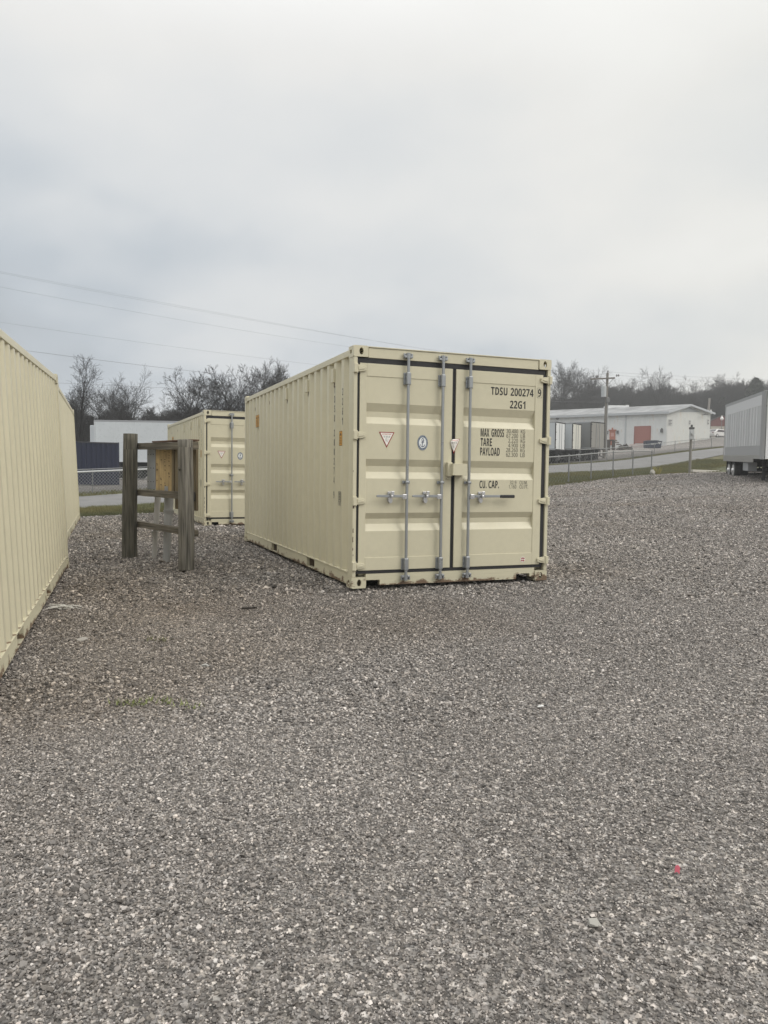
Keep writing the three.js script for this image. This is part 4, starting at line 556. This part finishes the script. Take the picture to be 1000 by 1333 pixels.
// ───────────────────────── utility pole, wires, yard lights, meter post ─────────────────────────
{
  const px = 23.7, pz = -82, py = H(px, pz), o = base('utility_pole', [px, py, pz]); tag(o, 'wooden utility pole with crossarm and transformer behind the parked trailers', 'utility pole');
  const pw = M([0.17, 0.155, 0.135], 0.9, { map: woodTex }), hgt = 12.75 - py, lean = 0.55; const X = y => -lean * 0 + (y / hgt) * 0.15;
  mk('pole_shaft', rod([0, -0.5, 0], [0.15, hgt, 0], 0.19, 0.13, 14), M([0.20, 0.185, 0.165], 0.9), o);
  mk('crossarm', bx(2.6, 0.16, 0.14, 0.12, hgt - 0.62, 0.15, 0.02).rotateZ(0.06).translate(0.5, 0, 0).translate(-0.5, 0, 0), M([0.17, 0.155, 0.14], 0.9), o);
  for (const s of [-1, 1]) mk('arm_brace', rod([0.12, hgt - 1.35, 0.12], [0.12 + s * 0.65, hgt - 0.65 + s * 0.03, 0.16], 0.03), M([0.25, 0.25, 0.25], 0.6), o);
  for (const [x, y] of [[-1.1, hgt - 0.5], [1.3, hgt - 0.34], [0.15, hgt + 0.06], [-0.9, hgt - 0.5], [1.1, hgt - 0.36]]) mk('insulator', [rod([x, y - 0.05, 0.12], [x, y + 0.2, 0.12], 0.05, 0.05, 8), rod([x, y + 0.02, 0.12], [x, y + 0.1, 0.12], 0.11, 0.09, 10)], M([0.16, 0.15, 0.15], 0.4), o);
  mk('transformer', [rod([-0.28, hgt - 2.6, 0.25], [-0.28, hgt - 1.5, 0.25], 0.27, 0.27, 16), rod([-0.28, hgt - 1.5, 0.25], [-0.28, hgt - 1.4, 0.25], 0.28, 0.16, 16), rod([-0.38, hgt - 1.42, 0.25], [-0.38, hgt - 1.1, 0.25], 0.05)], M([0.42, 0.44, 0.45], 0.5), o);
  mk('cable_riser', rod([0.16, 0.3, 0.16], [0.22, hgt - 2.6, 0.12], 0.06), M([0.3, 0.3, 0.3], 0.6), o); mk('fuse_box', bx(0.36, 0.5, 0.2, 0.2, hgt - 2.95, 0.22, 0.03), M([0.16, 0.16, 0.16], 0.6), o);
  const wireM = M([0.16, 0.16, 0.17], 0.7);
  const wire = (label, a, b, sag, r, group) => { const A = new THREE.Vector3(...a), B = new THREE.Vector3(...b), pts = []; for (let i = 0; i <= 40; i++) { const t = i / 40, p = A.clone().lerp(B, t); p.y -= sag * 4 * t * (1 - t); pts.push(p); } const m = mk('power_line', new THREE.TubeGeometry(new THREE.CatmullRomCurve3(pts), 60, r, 5), wireM); tag(m, label, 'cable', group); };
  const top = [23.85, 12.7, -82], far = (p, q, k) => p.map((v, i) => v + (v - q[i]) * k);
  const W = [['highest of the wires crossing the sky at left, ending at the utility pole', [-22.69, 13.1, -45], [23.85, 12.85, -81.9], 0.6, 0.005], ['second wire close under the highest one across the left sky', [-23.2, 13.24, -46], [22.6, 12.35, -81.9], 0.3, 0.005], ['third wire from the top across the left sky', [-22.7, 12.52, -45], [24.95, 12.5, -81.9], 0.85, 0.005], ['faint fourth wire from the top, running down behind the container', [-22.06, 9.85, -45], [23.8, 10.9, -82], 0.6, 0.005], ['dark lower wire passing just above the bare trees at left', [-20.49, 8.3, -45], [23.8, 10.2, -82], 0.85, 0.009]];
  for (const [lb, a, b, s, r] of W) { const v = a.map((q, i) => q + (q - b[i]) * 0.3); v[1] = a[1] + 0.95; wire(lb, v, b, s * 1.6, r); }
  wire('lowest wire, crossing before the spreading bare tree at left', [-40, 8.2, -52], [23.8, 9.6, -82], 0.3, 0.010);
  wire('thin wire over the warehouse roof to the right of the utility pole, upper one', [23.85, 12.85, -82], [105, 21.5, -150], 0.6, 0.009); wire('thin wire over the warehouse roof to the right of the utility pole, lower one', [24.9, 12.5, -82], [105, 20.3, -150], 0.6, 0.009);
  const mp = base('meter_post', [19.33, H(19.33, -48), -48]); tag(mp, 'short wooden post with an electric meter standing in the grass before the warehouse', 'post');
  const mh = 4.93 - mp.position.y; mk('post_shaft', rod([0, -0.2, 0], [0.01, mh - 0.35, 0], 0.085, 0.075, 12), M([0.2, 0.19, 0.165], 0.9), mp); mk('meter_box', [bx(0.26, 0.62, 0.16, 0.0, mh - 0.62, 0.13, 0.02), rod([0, mh - 0.55, 0.2], [0, mh - 0.55, 0.32], 0.1, 0.1, 14)], M([0.42, 0.43, 0.43], 0.5), mp); mk('post_cap', [rod([0.02, mh - 0.35, 0], [0.04, mh, 0], 0.1, 0.06, 8), bx(0.3, 0.14, 0.2, 0.04, mh - 0.22, 0, 0.03)], M([0.07, 0.07, 0.07], 0.7), mp);
  for (const [x, y, z, lb] of [[64.2, 14.5, -150, 'left and higher of two white yard lamps beside the warehouse gable'], [66.4, 13.35, -150, 'right and lower of two white yard lamps beside the warehouse gable']]) { const l = base('yard_lamp', [x, H(x, z), z]), hh = y - l.position.y; tag(l, lb, 'lamp'); mk('lamp_post', rod([0, 0, 0], [0, hh - 0.35, 0], 0.06), M([0.14, 0.14, 0.14], 0.6), l); mk('lamp_globe', [new THREE.SphereGeometry(0.32, 16, 12).translate(0, hh, 0), rod([0, hh + 0.25, 0], [0, hh + 0.62, 0], 0.14, 0.08, 10)], M([0.82, 0.82, 0.8], 0.4), l); }
  const bp = base('wooden_pole', [63.4, H(63.4, -150), -150]); tag(bp, 'bare leaning wooden pole behind the warehouse gable', 'pole'); mk('pole_shaft', rod([0, 0, 0], [0.45, 17.3 - bp.position.y, 0], 0.28, 0.2, 12), M([0.24, 0.22, 0.2], 0.9), bp);
}
// ───────────────────────── red-roofed house and parked car behind the warehouse ─────────────────────────
{
  const o = base('red_roofed_house', [72.4, 10.2, -166], -0.25); tag(o, 'low beige house with dull red gable seen between warehouse and semi-trailer', 'house');
  const bw = M([0.47, 0.43, 0.37], 0.8), rr = M([0.17, 0.055, 0.05], 0.8);
  mk('wall', b2(-3.5, 6, -0.5, 2.75, -7, 0), bw, o); mk('gable', ext([[-3.6, 2.75], [6.1, 2.75], [1.1, 5.0]], 0.12).translate(0, 0, -0.06), rr, o); mk('roof', quads([[[-3.9, 2.7, 0.3], [-3.9, 2.7, -7.3], [1.1, 5.15, -7.3], [1.1, 5.15, 0.3]], [[1.1, 5.15, 0.3], [1.1, 5.15, -7.3], [6.4, 2.7, -7.3], [6.4, 2.7, 0.3]]]), M([0.36, 0.30, 0.28], 0.7), o);
  const w = mk('window', bx(0.8, 1.5, 0.08, 0.9, 1.5, 0.03), M([0.3, 0.29, 0.27], 0.5), o); mk('pane', bx(0.6, 1.25, 0.03, 0.9, 1.5, 0.075), M([0.10, 0.10, 0.11], 0.2), w); mk('porch_roof', bx(3.4, 0.12, 1.6, 4.6, 2.85, 0.8).rotateZ(0), M([0.5, 0.5, 0.5], 0.5), o); mk('porch_post', rod([3.2, 0, 1.4], [3.2, 2.8, 1.4], 0.07), bw, o);
}
{
  const c = base('parked_car', [64.0, H(64, -146), -146], 0.5); tag(c, 'white car with dark windows parked before the red-gabled house', 'car');
  const wp = M([0.62, 0.61, 0.6], 0.35), gl = M([0.05, 0.04, 0.045], 0.15), red = M([0.14, 0.03, 0.03], 0.4);
  const prof = [[-2.15, 0.32], [2.15, 0.32], [2.2, 0.72], [2.05, 0.92], [1.1, 1.0], [0.45, 1.46], [-1.1, 1.5], [-1.75, 1.02], [-2.15, 0.96], [-2.2, 0.6]];
  mk('body', ext(prof, 1.6, 0.08).translate(0, 0, -0.8), wp, c); mk('windscreen', quads([[[1.08, 1.03, -0.7], [1.08, 1.03, 0.7], [0.53, 1.43, 0.62], [0.53, 1.43, -0.62]]].map(q => q.map(p => [p[0] + 0.09, p[1] + 0.05, p[2]]))), gl, c); mk('rear_window', quads([[[-1.72, 1.06, -0.7], [-1.72, 1.06, 0.7], [-1.16, 1.47, 0.62], [-1.16, 1.47, -0.62]]].map(q => q.map(p => [p[0] - 0.1, p[1] + 0.05, p[2]]))), gl, c);
  for (const s of [-1, 1]) { mk('side_window', ext([[-1.5, 1.03], [0.85, 1.03], [0.4, 1.4], [-1.05, 1.43]], 0.01).translate(0, 0, s * 0.885 - 0.005), gl, c); mk('tail_lamp', bx(0.06, 0.16, 0.3, -2.27, 0.85, s * 0.62), red, c); for (const x of [-1.35, 1.35]) { const w = mk('wheel', rod([x, 0.33, s * 0.66], [x, 0.33, s * 0.9], 0.33, 0.33, 18), tyreMat, c); mk('rim', rod([x, 0.33, s * 0.9], [x, 0.33, s * 0.915], 0.2, 0.2, 14), rimMat, w); } }
  const k = base('kerb_timber', [21.6, 0, -51.0], 0); k.position.y = H(21.6, -51.0); k.rotation.y = Math.atan2(1, 1) ; tag(k, 'long pale timber lying along the grass edge beside the semi-trailer wheels', 'timber'); mk('beam', bx(4.4, 0.16, 0.16, 0, 0.08, 0, 0.02), M([0.48, 0.46, 0.41], 0.9), k);
  const rk = base('pale_rock', [16.25, H(16.25, -45.6), -45.6]); tag(rk, 'small pale rock at the grass edge with yellowish weeds beside it', 'rock'); mk('rock_body', lump(55, 0.17, 0.2, 0.15, 18).translate(-0.12, 0.14, 0), M([0.44, 0.42, 0.38], 0.95), rk);
  const wd = base('dry_weed', [16.45, H(16.45, -45.65), -45.65]); tag(wd, 'yellowish dry weed tuft at the grass edge near the fence', 'weed'); const r = mulberry(61), q = []; for (let i = 0; i < 70; i++) { const a = r() * 6.28, l = 0.2 + r() * 0.3, b = r() * 0.12, w = 0.012; q.push([[b * Math.cos(a), 0, b * Math.sin(a)], [b * Math.cos(a) + w, 0, b * Math.sin(a) + w], [(b + l * 0.5) * Math.cos(a) + w, l, (b + l * 0.5) * Math.sin(a)], [(b + l * 0.5) * Math.cos(a), l, (b + l * 0.5) * Math.sin(a)]]); } mk('blades', quads(q), M([0.30, 0.27, 0.10], 0.9), wd);
}

// ───────────────────────── bare winter trees ─────────────────────────
class Twigs {
  constructor() { this.p = []; this.n = []; this.i = []; }
  seg(a, b, r0, r1, k) {
    const d = [b[0] - a[0], b[1] - a[1], b[2] - a[2]], l = Math.hypot(...d) || 1e-6, w = d.map(v => v / l), e = Math.abs(w[1]) < 0.9 ? [0, 1, 0] : [1, 0, 0];
    let u = [w[1] * e[2] - w[2] * e[1], w[2] * e[0] - w[0] * e[2], w[0] * e[1] - w[1] * e[0]]; const ul = Math.hypot(...u); u = u.map(v => v / ul); const v = [w[1] * u[2] - w[2] * u[1], w[2] * u[0] - w[0] * u[2], w[0] * u[1] - w[1] * u[0]];
    const o = this.p.length / 3;
    for (let j = 0; j < 2; j++) for (let q = 0; q < k; q++) { const t = q / k * 2 * Math.PI, c = Math.cos(t), s = Math.sin(t), n = [u[0] * c + v[0] * s, u[1] * c + v[1] * s, u[2] * c + v[2] * s], r = j ? r1 : r0, P = j ? b : a; this.p.push(P[0] + n[0] * r, P[1] + n[1] * r, P[2] + n[2] * r); this.n.push(...n); }
    for (let q = 0; q < k; q++) { const a0 = o + q, a1 = o + (q + 1) % k; this.i.push(a0, a0 + k, a1, a1, a0 + k, a1 + k); }
  }
  geo() { const g = new THREE.BufferGeometry(); g.setAttribute('position', new THREE.Float32BufferAttribute(this.p, 3)); g.setAttribute('normal', new THREE.Float32BufferAttribute(this.n, 3)); g.setAttribute('uv', new THREE.Float32BufferAttribute(new Float32Array(this.p.length / 3 * 2), 2)); g.setIndex(this.i); return g; }
}
function growTree(seed, o) { // trunk share of height, share of it without limbs, spread and length per level, limbs per level, twig radius, lift; made 1 m tall, then scaled
  const rnd = mulberry(seed), trunk = new Twigs(), crown = new Twigs(), L = o.kids.length;
  const turn = (d, ang, a) => { const e = Math.abs(d[1]) < 0.95 ? [0, 1, 0] : [1, 0, 0]; let u = [d[1] * e[2] - d[2] * e[1], d[2] * e[0] - d[0] * e[2], d[0] * e[1] - d[1] * e[0]]; const l = Math.hypot(...u); u = u.map(q => q / l); const v = [d[1] * u[2] - d[2] * u[1], d[2] * u[0] - d[0] * u[2], d[0] * u[1] - d[1] * u[0]], s = Math.sin(ang), c = Math.cos(ang); return [0, 1, 2].map(i => d[i] * c + (u[i] * Math.cos(a) + v[i] * Math.sin(a)) * s); };
  function branch(p, d, len, r, lv) {
    const n = lv === 0 ? 6 : lv === 1 ? 5 : lv === 2 ? 3 : lv >= L - 1 ? 1 : 2, T = lv <= 1 ? trunk : crown, k = lv === 0 ? 7 : lv === 1 ? 5 : 3, nodes = [[p, d, r]]; let P = p, D = d;
    for (let i = 1; i <= n; i++) { const w = lv === 0 ? o.wander ?? 0.10 : o.bend ?? 0.18; D = [D[0] + (rnd() - 0.5) * w * 2, D[1] + (rnd() - 0.5) * w + (lv ? o.lift : 0.05), D[2] + (rnd() - 0.5) * w * 2]; const l = Math.hypot(...D); D = D.map(q => q / l); const end = lv === 0 ? 0.62 : 0.72, r0 = Math.max(o.twig, r * (1 - end * (i - 1) / n)), r1 = Math.max(o.twig * 0.6, r * (1 - end * i / n)), Q = [P[0] + D[0] * len / n, P[1] + D[1] * len / n, P[2] + D[2] * len / n]; T.seg(P, Q, r0, r1, k); P = Q; nodes.push([P, D, r1]); }
    if (lv >= L) return; const kc = Math.max(2, Math.round(o.kids[lv] * (0.8 + 0.4 * rnd()))), a0 = rnd() * 6.283;
    for (let c = 0; c < kc; c++) { const t0 = lv === 0 ? o.bare : 0.2, t = t0 + (1 - t0) * Math.min(1, (c + 0.3 + 0.7 * rnd()) / kc), x = Math.min(n - 1e-3, t * n), i = Math.floor(x), f = x - i, A = nodes[i], B = nodes[i + 1], q = [0, 1, 2].map(z => mix(A[0][z], B[0][z], f)), ang = (lv === 0 ? mix(o.spread, o.spread * 0.45, (t - t0) / (1 - t0)) : 0.68) * (0.7 + 0.6 * rnd()), nl = len * o.ratio[lv] * (lv === 0 ? mix(o.low ?? 1, o.high ?? 0.75, (t - t0) / (1 - t0)) : mix(1.15, 0.75, t)) * (0.75 + 0.5 * rnd()); branch(q, turn(B[1], ang, a0 + c * 2.4 + rnd()), nl, Math.max(o.twig, mix(A[2], B[2], f) * (lv === 0 ? 0.55 : 0.6)), lv + 1); }
  }
  branch([0, -0.02, 0], [0, 1, 0], o.stem, o.trunkR, 0); const gs = [trunk.geo(), crown.geo()]; const ys = []; for (let i = 1; i < crown.p.length; i += 9) ys.push(crown.p[i]); ys.sort((a, b) => a - b); const top = ys[Math.floor(ys.length * 0.985)]; for (const g of gs) g.scale(1 / top, 1 / top, 1 / top); gs.tris = (trunk.i.length + crown.i.length) / 3; return gs;
}
const barkDark = M([0.052, 0.047, 0.043], 0.95), barkMid = M([0.062, 0.057, 0.053], 0.95), barkGrey = M([0.085, 0.079, 0.073], 0.95);
const kinds = {
  spreading: growTree(101, { trunkR: 0.030, bare: 0.5, spread: 0.95, stem: 0.42, low: 1.0, high: 0.95, kids: [10, 9, 8, 7], ratio: [1.1, 0.55, 0.5, 0.5], twig: 0.0010, lift: 0.06, bend: 0.13 }),
  slender: growTree(207, { trunkR: 0.010, bare: 0.15, spread: 0.55, stem: 0.88, low: 1.1, high: 0.8, kids: [20, 6, 5, 4], ratio: [0.27, 0.5, 0.5, 0.5], twig: 0.0008, lift: 0.08, wander: 0.06, bend: 0.14 }),
  dense: growTree(311, { trunkR: 0.022, bare: 0.06, spread: 0.9, stem: 0.62, low: 1.15, high: 0.6, kids: [15, 8, 7, 5], ratio: [0.62, 0.5, 0.5, 0.5], twig: 0.0012, lift: 0.08 }),
  upright: growTree(419, { trunkR: 0.018, bare: 0.3, spread: 0.62, stem: 0.72, low: 1.05, high: 0.6, kids: [14, 8, 7, 5], ratio: [0.46, 0.5, 0.5, 0.5], twig: 0.0012, lift: 0.10 }),
  round: growTree(523, { trunkR: 0.022, bare: 0.35, spread: 0.85, stem: 0.56, low: 1.1, high: 0.75, kids: [12, 8, 7, 5], ratio: [0.7, 0.5, 0.5, 0.5], twig: 0.0011, lift: 0.07 }),
  wood: growTree(577, { trunkR: 0.018, bare: 0.12, spread: 0.7, stem: 0.68, low: 1.1, high: 0.6, kids: [14, 7, 6, 4], ratio: [0.5, 0.5, 0.5, 0.5], twig: 0.0018, lift: 0.09 }),
  bush: growTree(631, { trunkR: 0.014, bare: 0.02, spread: 1.0, stem: 0.55, low: 1.3, high: 0.8, kids: [13, 6, 6], ratio: [0.85, 0.55, 0.5], twig: 0.003, lift: 0.08 }),
};
console.log('tree triangles', Object.entries(kinds).map(([k, g]) => k + ' ' + g.tris).join(', '));
const protos = {};
function tree(kind, label, x, z, top, turn, mat, group, wide = 1) { // top: height of the tip
  const key = kind + mat.uuid, h = top - H(x, z); let t;
  if (!protos[key]) { t = base('bare_tree'); const [a, b] = kinds[kind]; for (const [n, g] of [['trunk', a], ['crown', b]]) { const m = new THREE.Mesh(g, mat); m.name = n; m.castShadow = m.receiveShadow = true; t.add(m); } protos[key] = t; }
  else t = copy(protos[key], 'bare_tree', [0, 0, 0]);
  t.position.set(x, H(x, z) - 0.1, z); t.rotation.y = turn; t.scale.set(h * wide, h, h * wide); t.userData = {}; return tag(t, label, 'tree', group);
}
// left: behind the trailer and the containers
tree('slender', 'tall slender bare tree at the far left, above the blue container', -27.9, -70, 11.9, 0.4, barkDark);
tree('spreading', 'wide spreading bare tree standing behind the white box trailer', -29.1, -85, 11.9, 1.2, barkDark, undefined, 0.95);
const GL = 'bare trees behind the left containers', GR = 'bare trees on the hill behind the warehouse';
tree('dense', 'dense bushy bare tree just left of the third container roof', -19.6, -78, 11.5, 0.7, barkDark, GL);
tree('dense', 'bushy bare tree above the third container roof', -16.9, -82, 12.4, 2.9, barkDark, GL);
tree('round', 'broad bare tree between third and central container', -14.6, -84, 13.0, 4.0, barkDark, GL);
tree('upright', 'pale upright bare tree rising over the far end of the central container, left one', -15.2, -96, 15.0, 0.3, barkGrey, GL, 0.8);
tree('upright', 'pale upright bare tree rising over the far end of the central container, right one', -12.7, -98, 15.4, 2.2, barkGrey, GL, 0.8);
tree('spreading', 'small bare tree right of the wide spreading tree', -23.2, -88, 9.6, 5.0, barkDark, GL);
tree('dense', 'bushy bare tree beside the slender one at far left', -33.6, -84, 10.2, 1.9, barkDark, GL);
tree('upright', 'thin bare tree between slender and spreading tree at left', -31.4, -88, 10.6, 1.0, barkMid, GL);
// right: on the rise behind the warehouse
const right = [['upright', 42.5, -186, 29.0, 0.2, 'tallest twiggy bare tree directly right of the central container'], ['round', 47.6, -182, 27.2, 1.4, 'full bare tree left of the utility pole'], ['upright', 52.2, -188, 26.6, 2.5, 'bare tree right behind the utility pole crossarm'], ['round', 57.8, -196, 24.8, 0.9, 'lower bare tree over the warehouse roof unit'], ['round', 63.6, -198, 27.0, 3.7, 'bare tree over the middle of the warehouse roof'], ['round', 69.6, -196, 28.6, 5.1, 'broad bare tree over the right half of the warehouse roof'], ['upright', 74.2, -202, 25.4, 1.9, 'thin bare tree left of the roof lamp behind the warehouse'], ['round', 79.5, -206, 24.8, 2.7, 'small rounded bare tree above the roof lamp'], ['round', 85.3, -210, 28.2, 0.1, 'round-topped bare tree over the warehouse gable'], ['upright', 90.0, -208, 29.0, 4.4, 'upright bare tree over the yard lamps'], ['round', 95.2, -212, 28.8, 3.0, 'broad bare tree left of the dark evergreen'], ['upright', 104, -214, 28.0, 5.6, 'bare tree above the semi-trailer roof, right of the evergreen'], ['round', 110, -206, 27.4, 2.0, 'bare tree at the right edge above the semi-trailer']];
for (const [k, x, z, s, r, lb] of right) tree(k, lb, x, z, s, r, barkMid, GR);
// evergreens: cedar-like cones of many small sprays
function evergreen(seed, h, w, n) {
  const r = mulberry(seed), q = []; for (let i = 0; i < n; i++) { const y = 0.06 + 0.94 * Math.pow(r(), 0.8), prof = Math.pow(1 - y, 0.6) * Math.min(1, 0.3 + y * 4) * (0.8 + 0.35 * vn3(y * 9, seed, 2)), a = r() * 6.283, rad = w * prof * Math.sqrt(0.25 + 0.75 * r()) * (0.75 + 0.5 * vn3(Math.cos(a) * 2 + 5, y * 6, Math.sin(a) * 2 + 5)), c = [rad * Math.cos(a), y * h, rad * Math.sin(a)], s = 0.16 + 0.3 * r(), b = r() * 6.283, t = r() * 1.2 - 0.3, u = [Math.cos(b) * s, t * s, Math.sin(b) * s], v = [-Math.sin(b) * s * 0.6, s * 0.7, Math.cos(b) * s * 0.6]; q.push([[c[0] - u[0], c[1] - u[1], c[2] - u[2]], [c[0] + v[0], c[1] + v[1], c[2] + v[2]], [c[0] + u[0], c[1] + u[1], c[2] + u[2]], [c[0] - v[0] * 0.7, c[1] - v[1] * 0.7, c[2] - v[2] * 0.7]]); }
  return quads(q);
}
const needleM = M([0.028, 0.038, 0.022], 0.95);
for (const [x, z, h, w, sd, lb] of [[88.4, -182, 14.4, 5.0, 4, 'dark round-topped evergreen behind the semi-trailer'], [56.2, -178, 9.5, 4.2, 5, 'dark evergreen low behind the warehouse roof, right of the utility pole'], [76, -190, 9.5, 4.4, 6, 'dark evergreen behind the roof lamp'], [81.6, -184, 10.0, 3.6, 7, 'dark evergreen behind the warehouse gable peak']]) { const t = base('evergreen_tree', [x, H(x, z), z]); tag(t, lb, 'tree'); mk('trunk', rod([0, -0.3, 0], [0, h * 0.9, 0], 0.25, 0.05, 8), barkDark, t); mk('crown', evergreen(sd, h, w, 7500), needleM, t, true); }
// brush and the far wood that reads as one mass
function scatter(name, label, cat, kind, mat, spots) {
  const g = mergeGeometries(kinds[kind].map(q => q)), m = new THREE.InstancedMesh(g, mat, spots.length), M4 = new THREE.Matrix4(), Q = new THREE.Quaternion();
  spots.forEach(([x, z, s, sy], i) => { Q.setFromAxisAngle(UPV, i * 2.399); M4.compose(new THREE.Vector3(x, H(x, z) - 0.2, z), Q, new THREE.Vector3(s, s * sy, s)); m.setMatrixAt(i, M4); }); m.castShadow = m.receiveShadow = true; m.name = numbered(name); scene.add(m); return tag(m, label, cat, null, 'stuff');
}
{
  const r = mulberry(900), left = [], mid = [], rightS = [], bush = [];
  for (let i = 0; i < 320; i++) { const k = r(), x = mix(-75, 14, k), z = -96 - r() * 26; left.push([x, z, 6.6 + 2.2 * r(), 1]); }
  for (let i = 0; i < 300; i++) { const x = mix(-55, 10, r()); bush.push([x, -78 - r() * 22, 3.8 + 2.4 * r(), 1]); }
  for (let i = 0; i < 800; i++) { const k = r(), x = mix(20, 150, k); rightS.push([x, -204 - r() * 36 + k * 10, 11.2 + 4.4 * r() + 1.5 * Math.sin(k * 23), 1]); }
  for (let i = 0; i < 520; i++) { const k = r(), x = mix(22, 140, k); mid.push([x, -176 - r() * 32, 7.4 + 3.6 * r(), 1]); }
  scatter('distant_wood', 'dark mass of bare wood behind the white box trailer and containers', 'wood', 'wood', barkDark, left);
  scatter('brush', 'low tangled brush at the foot of the left trees', 'brush', 'bush', barkDark, bush);
  scatter('hillside_wood', 'grey mass of bare wood on the hill behind the warehouse', 'wood', 'wood', barkMid, rightS);
  scatter('undergrowth', 'dark undergrowth between the trees behind the warehouse', 'brush', 'bush', barkMid, mid);
}

// ───────────────────────── loose gravel and grass blades ─────────────────────────
{
  const shapes = []; for (let i = 0; i < 6; i++) { const g = lump(500 + i * 7, 1, 0.62 + 0.2 * (i % 3) / 2, 0.78, 13); g.deleteAttribute('uv'); shapes.push(g); }
  const C = [[main, 0, 0]], foot = [[-0.3352, -8.0599, 0.3704], [-4.0237, -16.9129, 0.4089]].map(([x, z, a]) => (X, Z) => { const c = Math.cos(a), s = Math.sin(a), u = X - x, v = Z - z, lx = c * u - s * v, lz = s * u + c * v; return lx > 0.1 && lx < 2.34 && lz < -0.25 && lz > -6; });
  const leftOf = (x, z) => { const k = (z + 10.318) / (-4.56 + 10.318); return k > -0.05 && x < mix(-4.306, -2.43, k) - 0.1; };
  const rnd = mulberry(4242), rows = [[1.6, 4.4, 14000, 0.0053, 0.0057], [4.4, 8, 7600, 0.0073, 0.0082], [8, 15, 2300, 0.0125, 0.014], [15, 24, 750, 0.016, 0.018], [24, 50, 130, 0.02, 0.026]], buckets = shapes.map(() => []);
  for (const [d0, d1, dens, s0, s1] of rows) {
    const half = d => 0.56 * d + 0.7, area = (d1 - d0) * (half(d0) + half(d1)), n = Math.round(area * dens);
    for (let i = 0; i < n; i++) {
      let d; do d = mix(d0, d1, rnd()); while (rnd() > half(d) / half(d1)); const x = (rnd() * 2 - 1) * half(d), z = -d; if (-z - x > 29.4 || leftOf(x, z) || foot[0](x, z) || foot[1](x, z)) { rnd(); continue; }
      const [e, p] = patch(x, z), big = rnd(), cl = fbm(x * 0.8 + 20, z * 0.8, 6.6, 3), sz = (1.0 - 0.10 * clamp(x / (0.4 * d), -1, 1) + (cl - 0.5) * 0.7) * mix(s0, s1, (d - d0) / (d1 - d0)) * (0.55 + 0.75 * rnd() + (big > 0.985 ? 1.3 : big > 0.93 ? 0.6 : 0)); if (e > 0.5 && rnd() < (e - 0.5) * 0.7) continue;
      buckets[rnd() * 6 | 0].push([x, z, sz, e, p, rnd(), rnd(), rnd()]);
    }
  }
  const gravel = base('gravel'); tag(gravel, 'loose grey crushed gravel covering the yard', 'gravel', null, 'stuff');
  const stoneM = new THREE.MeshStandardMaterial({ color: 0xffffff, roughness: 0.95, flatShading: true }), M4 = new THREE.Matrix4(), Q = new THREE.Quaternion(), E = new THREE.Euler(), col = new THREE.Color(); let total = 0;
  buckets.forEach((b, k) => {
    const m = new THREE.InstancedMesh(shapes[k], stoneM, b.length); total += b.length;
    b.forEach(([x, z, s, e, p, a, c, w], i) => {
      E.set((c - 0.5) * 0.9, a * 6.283, (w - 0.5) * 0.9); Q.setFromEuler(E); M4.compose(new THREE.Vector3(x, H(x, z) + s * (0.15 + 0.5 * c), z), Q, new THREE.Vector3(s, s * (0.7 + 0.5 * w), s)); m.setMatrixAt(i, M4);
      const t = (a * 7.13 + w * 3.7) % 1, u = (c * 5.3 + a) % 1; let v = t < 0.11 ? 0.42 + 0.24 * u : t < 0.34 ? 0.26 + 0.14 * u : t < 0.76 ? 0.16 + 0.09 * u : 0.08 + 0.06 * u; v *= 0.86 * (1 + 0.30 * p) * (1 - 0.30 * e);
      const warm = 0.06 + 0.08 * ((w * 11) % 1) + 0.12 * e; col.setRGB(v * (1.01 + warm * 0.65), v * 0.985, v * (0.98 - warm * 0.68)); m.setColorAt(i, col);
    });
    m.castShadow = m.receiveShadow = true; m.name = 'loose_stones'; m.userData.kind = 'stuff'; gravel.add(m);
  });
  console.log('stones', total);
  // grass: narrow blades in tufts on the strip by the road
  const bl = []; for (let i = 0; i < 9; i++) { const a = i * 2.4, l = 0.05 + 0.05 * ((i * 37) % 10) / 10, b = 0.03 * ((i * 53) % 10) / 10, w = 0.006, lean = 0.35 + 0.5 * ((i * 17) % 10) / 10; bl.push([[b * Math.cos(a) - w * Math.sin(a), 0, b * Math.sin(a) + w * Math.cos(a)], [b * Math.cos(a) + w * Math.sin(a), 0, b * Math.sin(a) - w * Math.cos(a)], [(b + l * lean) * Math.cos(a), l, (b + l * lean) * Math.sin(a)], [(b + l * lean) * Math.cos(a) - 0.002, l, (b + l * lean) * Math.sin(a)]]); }
  const rg = mulberry(88), spots = []; for (let i = 0; i < 42000; i++) { const t = mix(2, 46, rg()), edge = 29.6 + (fbm(t * 0.7, 28.6, 2.2, 4) - 0.5) * 1.2, s = mix(edge - 0.5, 38.4, Math.pow(rg(), 1.15)); if (s < edge && rg() < 0.6) continue; spots.push([...ST(s, t), 0.7 + 0.8 * rg(), rg()]); }
  for (let i = 0; i < 9000; i++) { const t = mix(4, 70, rg()), s = 50.3 + 2.6 * rg(); spots.push([...ST(s, t), 0.7 + 0.9 * rg(), rg()]); }
  const gm = new THREE.InstancedMesh(quads(bl), M([1, 1, 1], 0.9), spots.length);
  spots.forEach(([x, z, s, k], i) => { Q.setFromAxisAngle(UPV, k * 6.283); M4.compose(new THREE.Vector3(x, H(x, z) - 0.01, z), Q, new THREE.Vector3(s, s, s)); gm.setMatrixAt(i, M4); const f = fbm(x * 0.5, z * 0.5, 2, 3), g = 0.75 + 0.5 * k; col.setRGB(mix(0.10, 0.18, f) * g, mix(0.118, 0.155, f) * g, 0.06 * g); gm.setColorAt(i, col); });
  gm.name = 'grass'; gm.castShadow = gm.receiveShadow = true; scene.add(gm); tag(gm, 'short olive-green grass on the strip between gravel and road', 'grass', null, 'stuff');
}

renderer.render(scene, camera);
